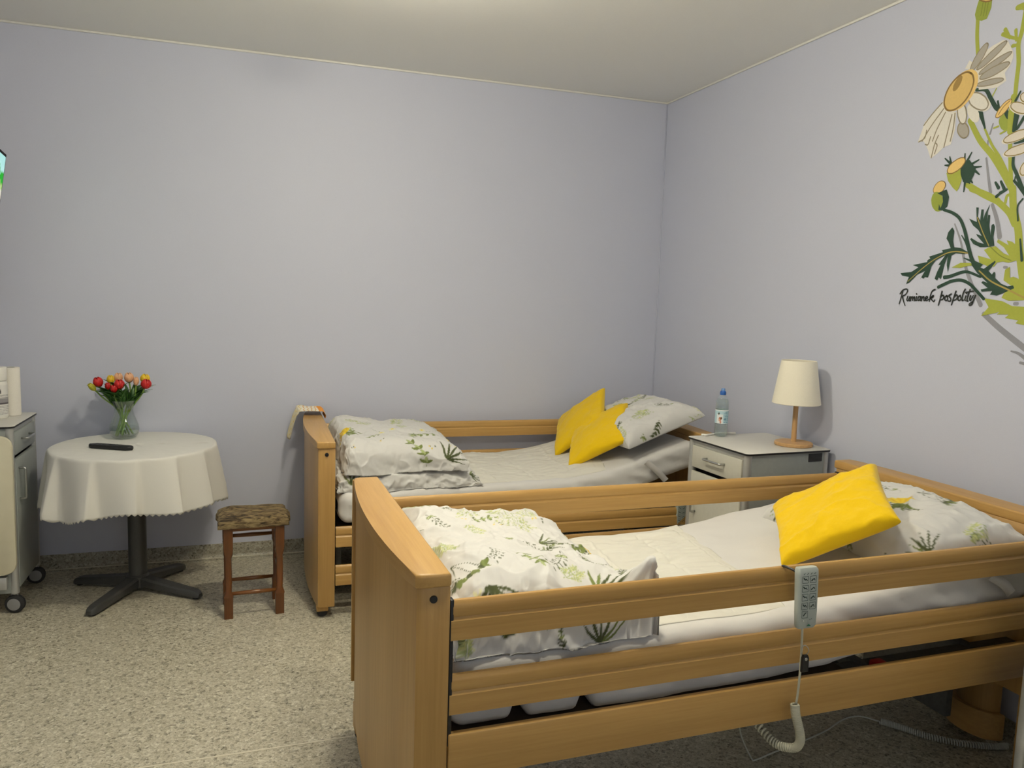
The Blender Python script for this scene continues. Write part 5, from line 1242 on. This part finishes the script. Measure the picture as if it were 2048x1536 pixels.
# ------------------------------------------------------------------ bed handsets, keys, cables
def handset(name, label, x, y, z, rz, lean, sc_=1.0):
    """local: hangs downwards from z, face towards -y"""
    t = thing(name, label, 'handset', (x, y, z), group='bed handsets hung on rails', rot=(lean, 0, rz))
    bm = bmesh.new(); rings = []
    for zz, w, d0 in ((-.166, .026, .016), (-.158, .031, .020), (-.12, .032, .022), (-.02, .033, .024), (-.006, .033, .023), (.0, .030, .019)):
        rings.append([bm.verts.new((p[0], p[1] - d0 / 2, zz)) for p in rrect(2 * w, d0, min(.007, d0 * .35), 4)])
    for p, q in zip(rings[:-1], rings[1:]):
        for k in range(len(p)): bm.faces.new((p[k], p[(k + 1) % len(p)], q[(k + 1) % len(p)], q[k]))
    bm.faces.new(rings[0][::-1]); bm.faces.new(rings[-1])
    body = bmo('case', bm, M['handset'], t)
    yf = -.0250
    V, F = [], []
    def bar(x0, z0, x1, z1, w=.0011):
        p, q = np.array((x0, z0)), np.array((x1, z1)); d = q - p; L = np.hypot(*d) + 1e-9; n = np.array((-d[1], d[0])) / L * w / 2
        o = len(V)
        for pt in (p - n, q - n, q + n, p + n): V.append((pt[0], yf + .0022 * max(0, (-.02 - pt[1]) / .14) , pt[1]))
        F.append((o, o + 1, o + 2, o + 3))
    rr = random.Random(4)
    for i, zc in enumerate((-.030, -.054, -.078, -.102)):
        for sx_ in (-1, 1):
            cx = sx_ * .0125 - .001
            for q in ((-.0095, -.0095, .0095, -.0095), (-.0095, .0085, .0095, .0085), (-.0095, -.0095, -.0095, .0085), (.0095, -.0095, .0095, .0085)):
                bar(cx + q[0], zc + q[1], cx + q[2], zc + q[3], .0010)
            # a little bed pictogram: backrest, lying surface, leg rest
            k = rr.uniform(-.3, .3)
            bar(cx - .006, zc + .005 * (1 if sx_ < 0 else -1), cx - .001, zc - .001, .0030); bar(cx - .001, zc - .001, cx + .003, zc + .002 + k * .004, .0026); bar(cx + .003, zc + .002, cx + .006, zc - .004, .0020)
    for q in ((-.0215, -.1345, -.0035, -.1345), (-.0215, -.1165, -.0035, -.1165), (-.0215, -.1345, -.0215, -.1165), (-.0035, -.1345, -.0035, -.1165)): bar(*q, .0010)
    bar(-.017, -.129, -.010, -.121, .0028); bar(-.012, -.121, -.006, -.121, .0016)
    bar(.004, -.140, .006, -.140, .002); bar(.009, -.139, .011, -.139, .002)
    for k in range(4): bar(-.02 + k * .0115, -.0165, -.015 + k * .0115, -.0125, .0014)
    pyd('key_symbols', V, F, M['ink'], t)
    g = pyd('arrow_emblem', [(-.006, yf + .0019, -.158), (.009, yf + .0019, -.158), (.0015, yf + .0017, -.152)], [(0, 1, 2)], M['green_ink'], t)
    lathe('indicator', [(0, .0012), (.0016, .0008), (.0018, 0)], M['white'], t, 12).matrix_local = Matrix.Translation((-.016, yf + .0018, -.142)) @ Matrix.Rotation(PI / 2, 4, 'X')
    return t
hs = handset('bed_handset', 'grey bed handset with pictogram keys hooked over the front rail of the front bed', -1.2265, -3.0715, .876, 0.0, math.radians(-4))
hk = tube('hook', spline([(-.026, .000, -.014), (-.030, .004, -.010), (-.032, .018, -.009), (-.032, .042, -.009), (-.031, .050, -.014), (-.031, .051, -.03)], 16), .0035, M['dark'], hs)
# its cord: straight, coiled, then straight to the floor
cr = thing('handset_cord', 'cream curly handset cord hanging over the front bed side down to the floor', 'cord', (0, 0, 0))
tube('plain_cord', spline([(-1.2275, -3.083, .722), (-1.2275, -3.086, .68), (-1.226, -3.087, .60), (-1.224, -3.082, .52), (-1.226, -3.080, .485)], 24), .0032, M['cord'], cr)
tube('coiled_cord', coil([(-1.232, -3.083, .487), (-1.228, -3.086, .455), (-1.214, -3.088, .41), (-1.207, -3.085, .375), (-1.217, -3.07, .350), (-1.245, -3.02, .345), (-1.27, -2.93, .39)], 0.0100, 54, 10), .0031, M['cord'], cr, 6)
tube('floor_cord', spline([(-1.27, -2.93, .39), (-1.20, -2.80, .30), (-1.10, -2.68, .15), (-1.01, -2.625, .02), (-.985, -2.62, .006), (-.90, -2.60, .006), (-.78, -2.575, .006), (-.62, -2.535, .006), (-.50, -2.49, .008), (-.42, -2.49, .010), (-.372, -2.545, .011)], 70), .003, M['cordgrey'], cr)
t = thing('key_fob', 'black locking key hanging by a wire ring from the handset cord', 'key', (-1.220, -3.090, .640))
a = [i * 2 * PI / 20 for i in range(21)]
tube('ring', [(.000 + .011 * math.sin(k), -.002 + .003 * math.cos(k * 2), .004 + .014 * math.cos(k)) for k in a], .0012, M['metal'], t, 6)
prism('case', [(-.0105, -.054), (.0105, -.054), (.0105, -.014), (.006, -.006), (-.006, -.006), (-.0105, -.014)], 'Y', -.010, -.001, M['black'], t, .0015)
lathe('rivet', [(0, .0015), (.004, .001), (.0045, 0)], M['metal'], t, 14).matrix_local = Matrix.Translation((0, -.0102, -.017)) @ Matrix.Rotation(PI / 2, 4, 'X')
o = tube('coiled_cable', coil([(-.372, -2.545, .013), (-.33, -2.60, .013), (-.285, -2.67, .013), (-.21, -2.74, .013), (-.12, -2.79, .013), (-.045, -2.812, .013)], .0095, 60, 10), .003, M['cordgrey'], None, 6)
tag(o, 'grey coiled cable lying on the floor under the front bed', 'cable')
h2 = handset('bed_handset', 'grey bed handset hooked over the lowered rail beside the cabinet drawer', -.380, -1.049, .480, 0.0, 0.0)
tube('hook', spline([(-.02, .001, -.006), (-.02, .004, .004), (-.02, .014, -.010), (-.02, .030, -.012)], 10), .003, M['dark'], h2)
bpy.context.view_layer.update()
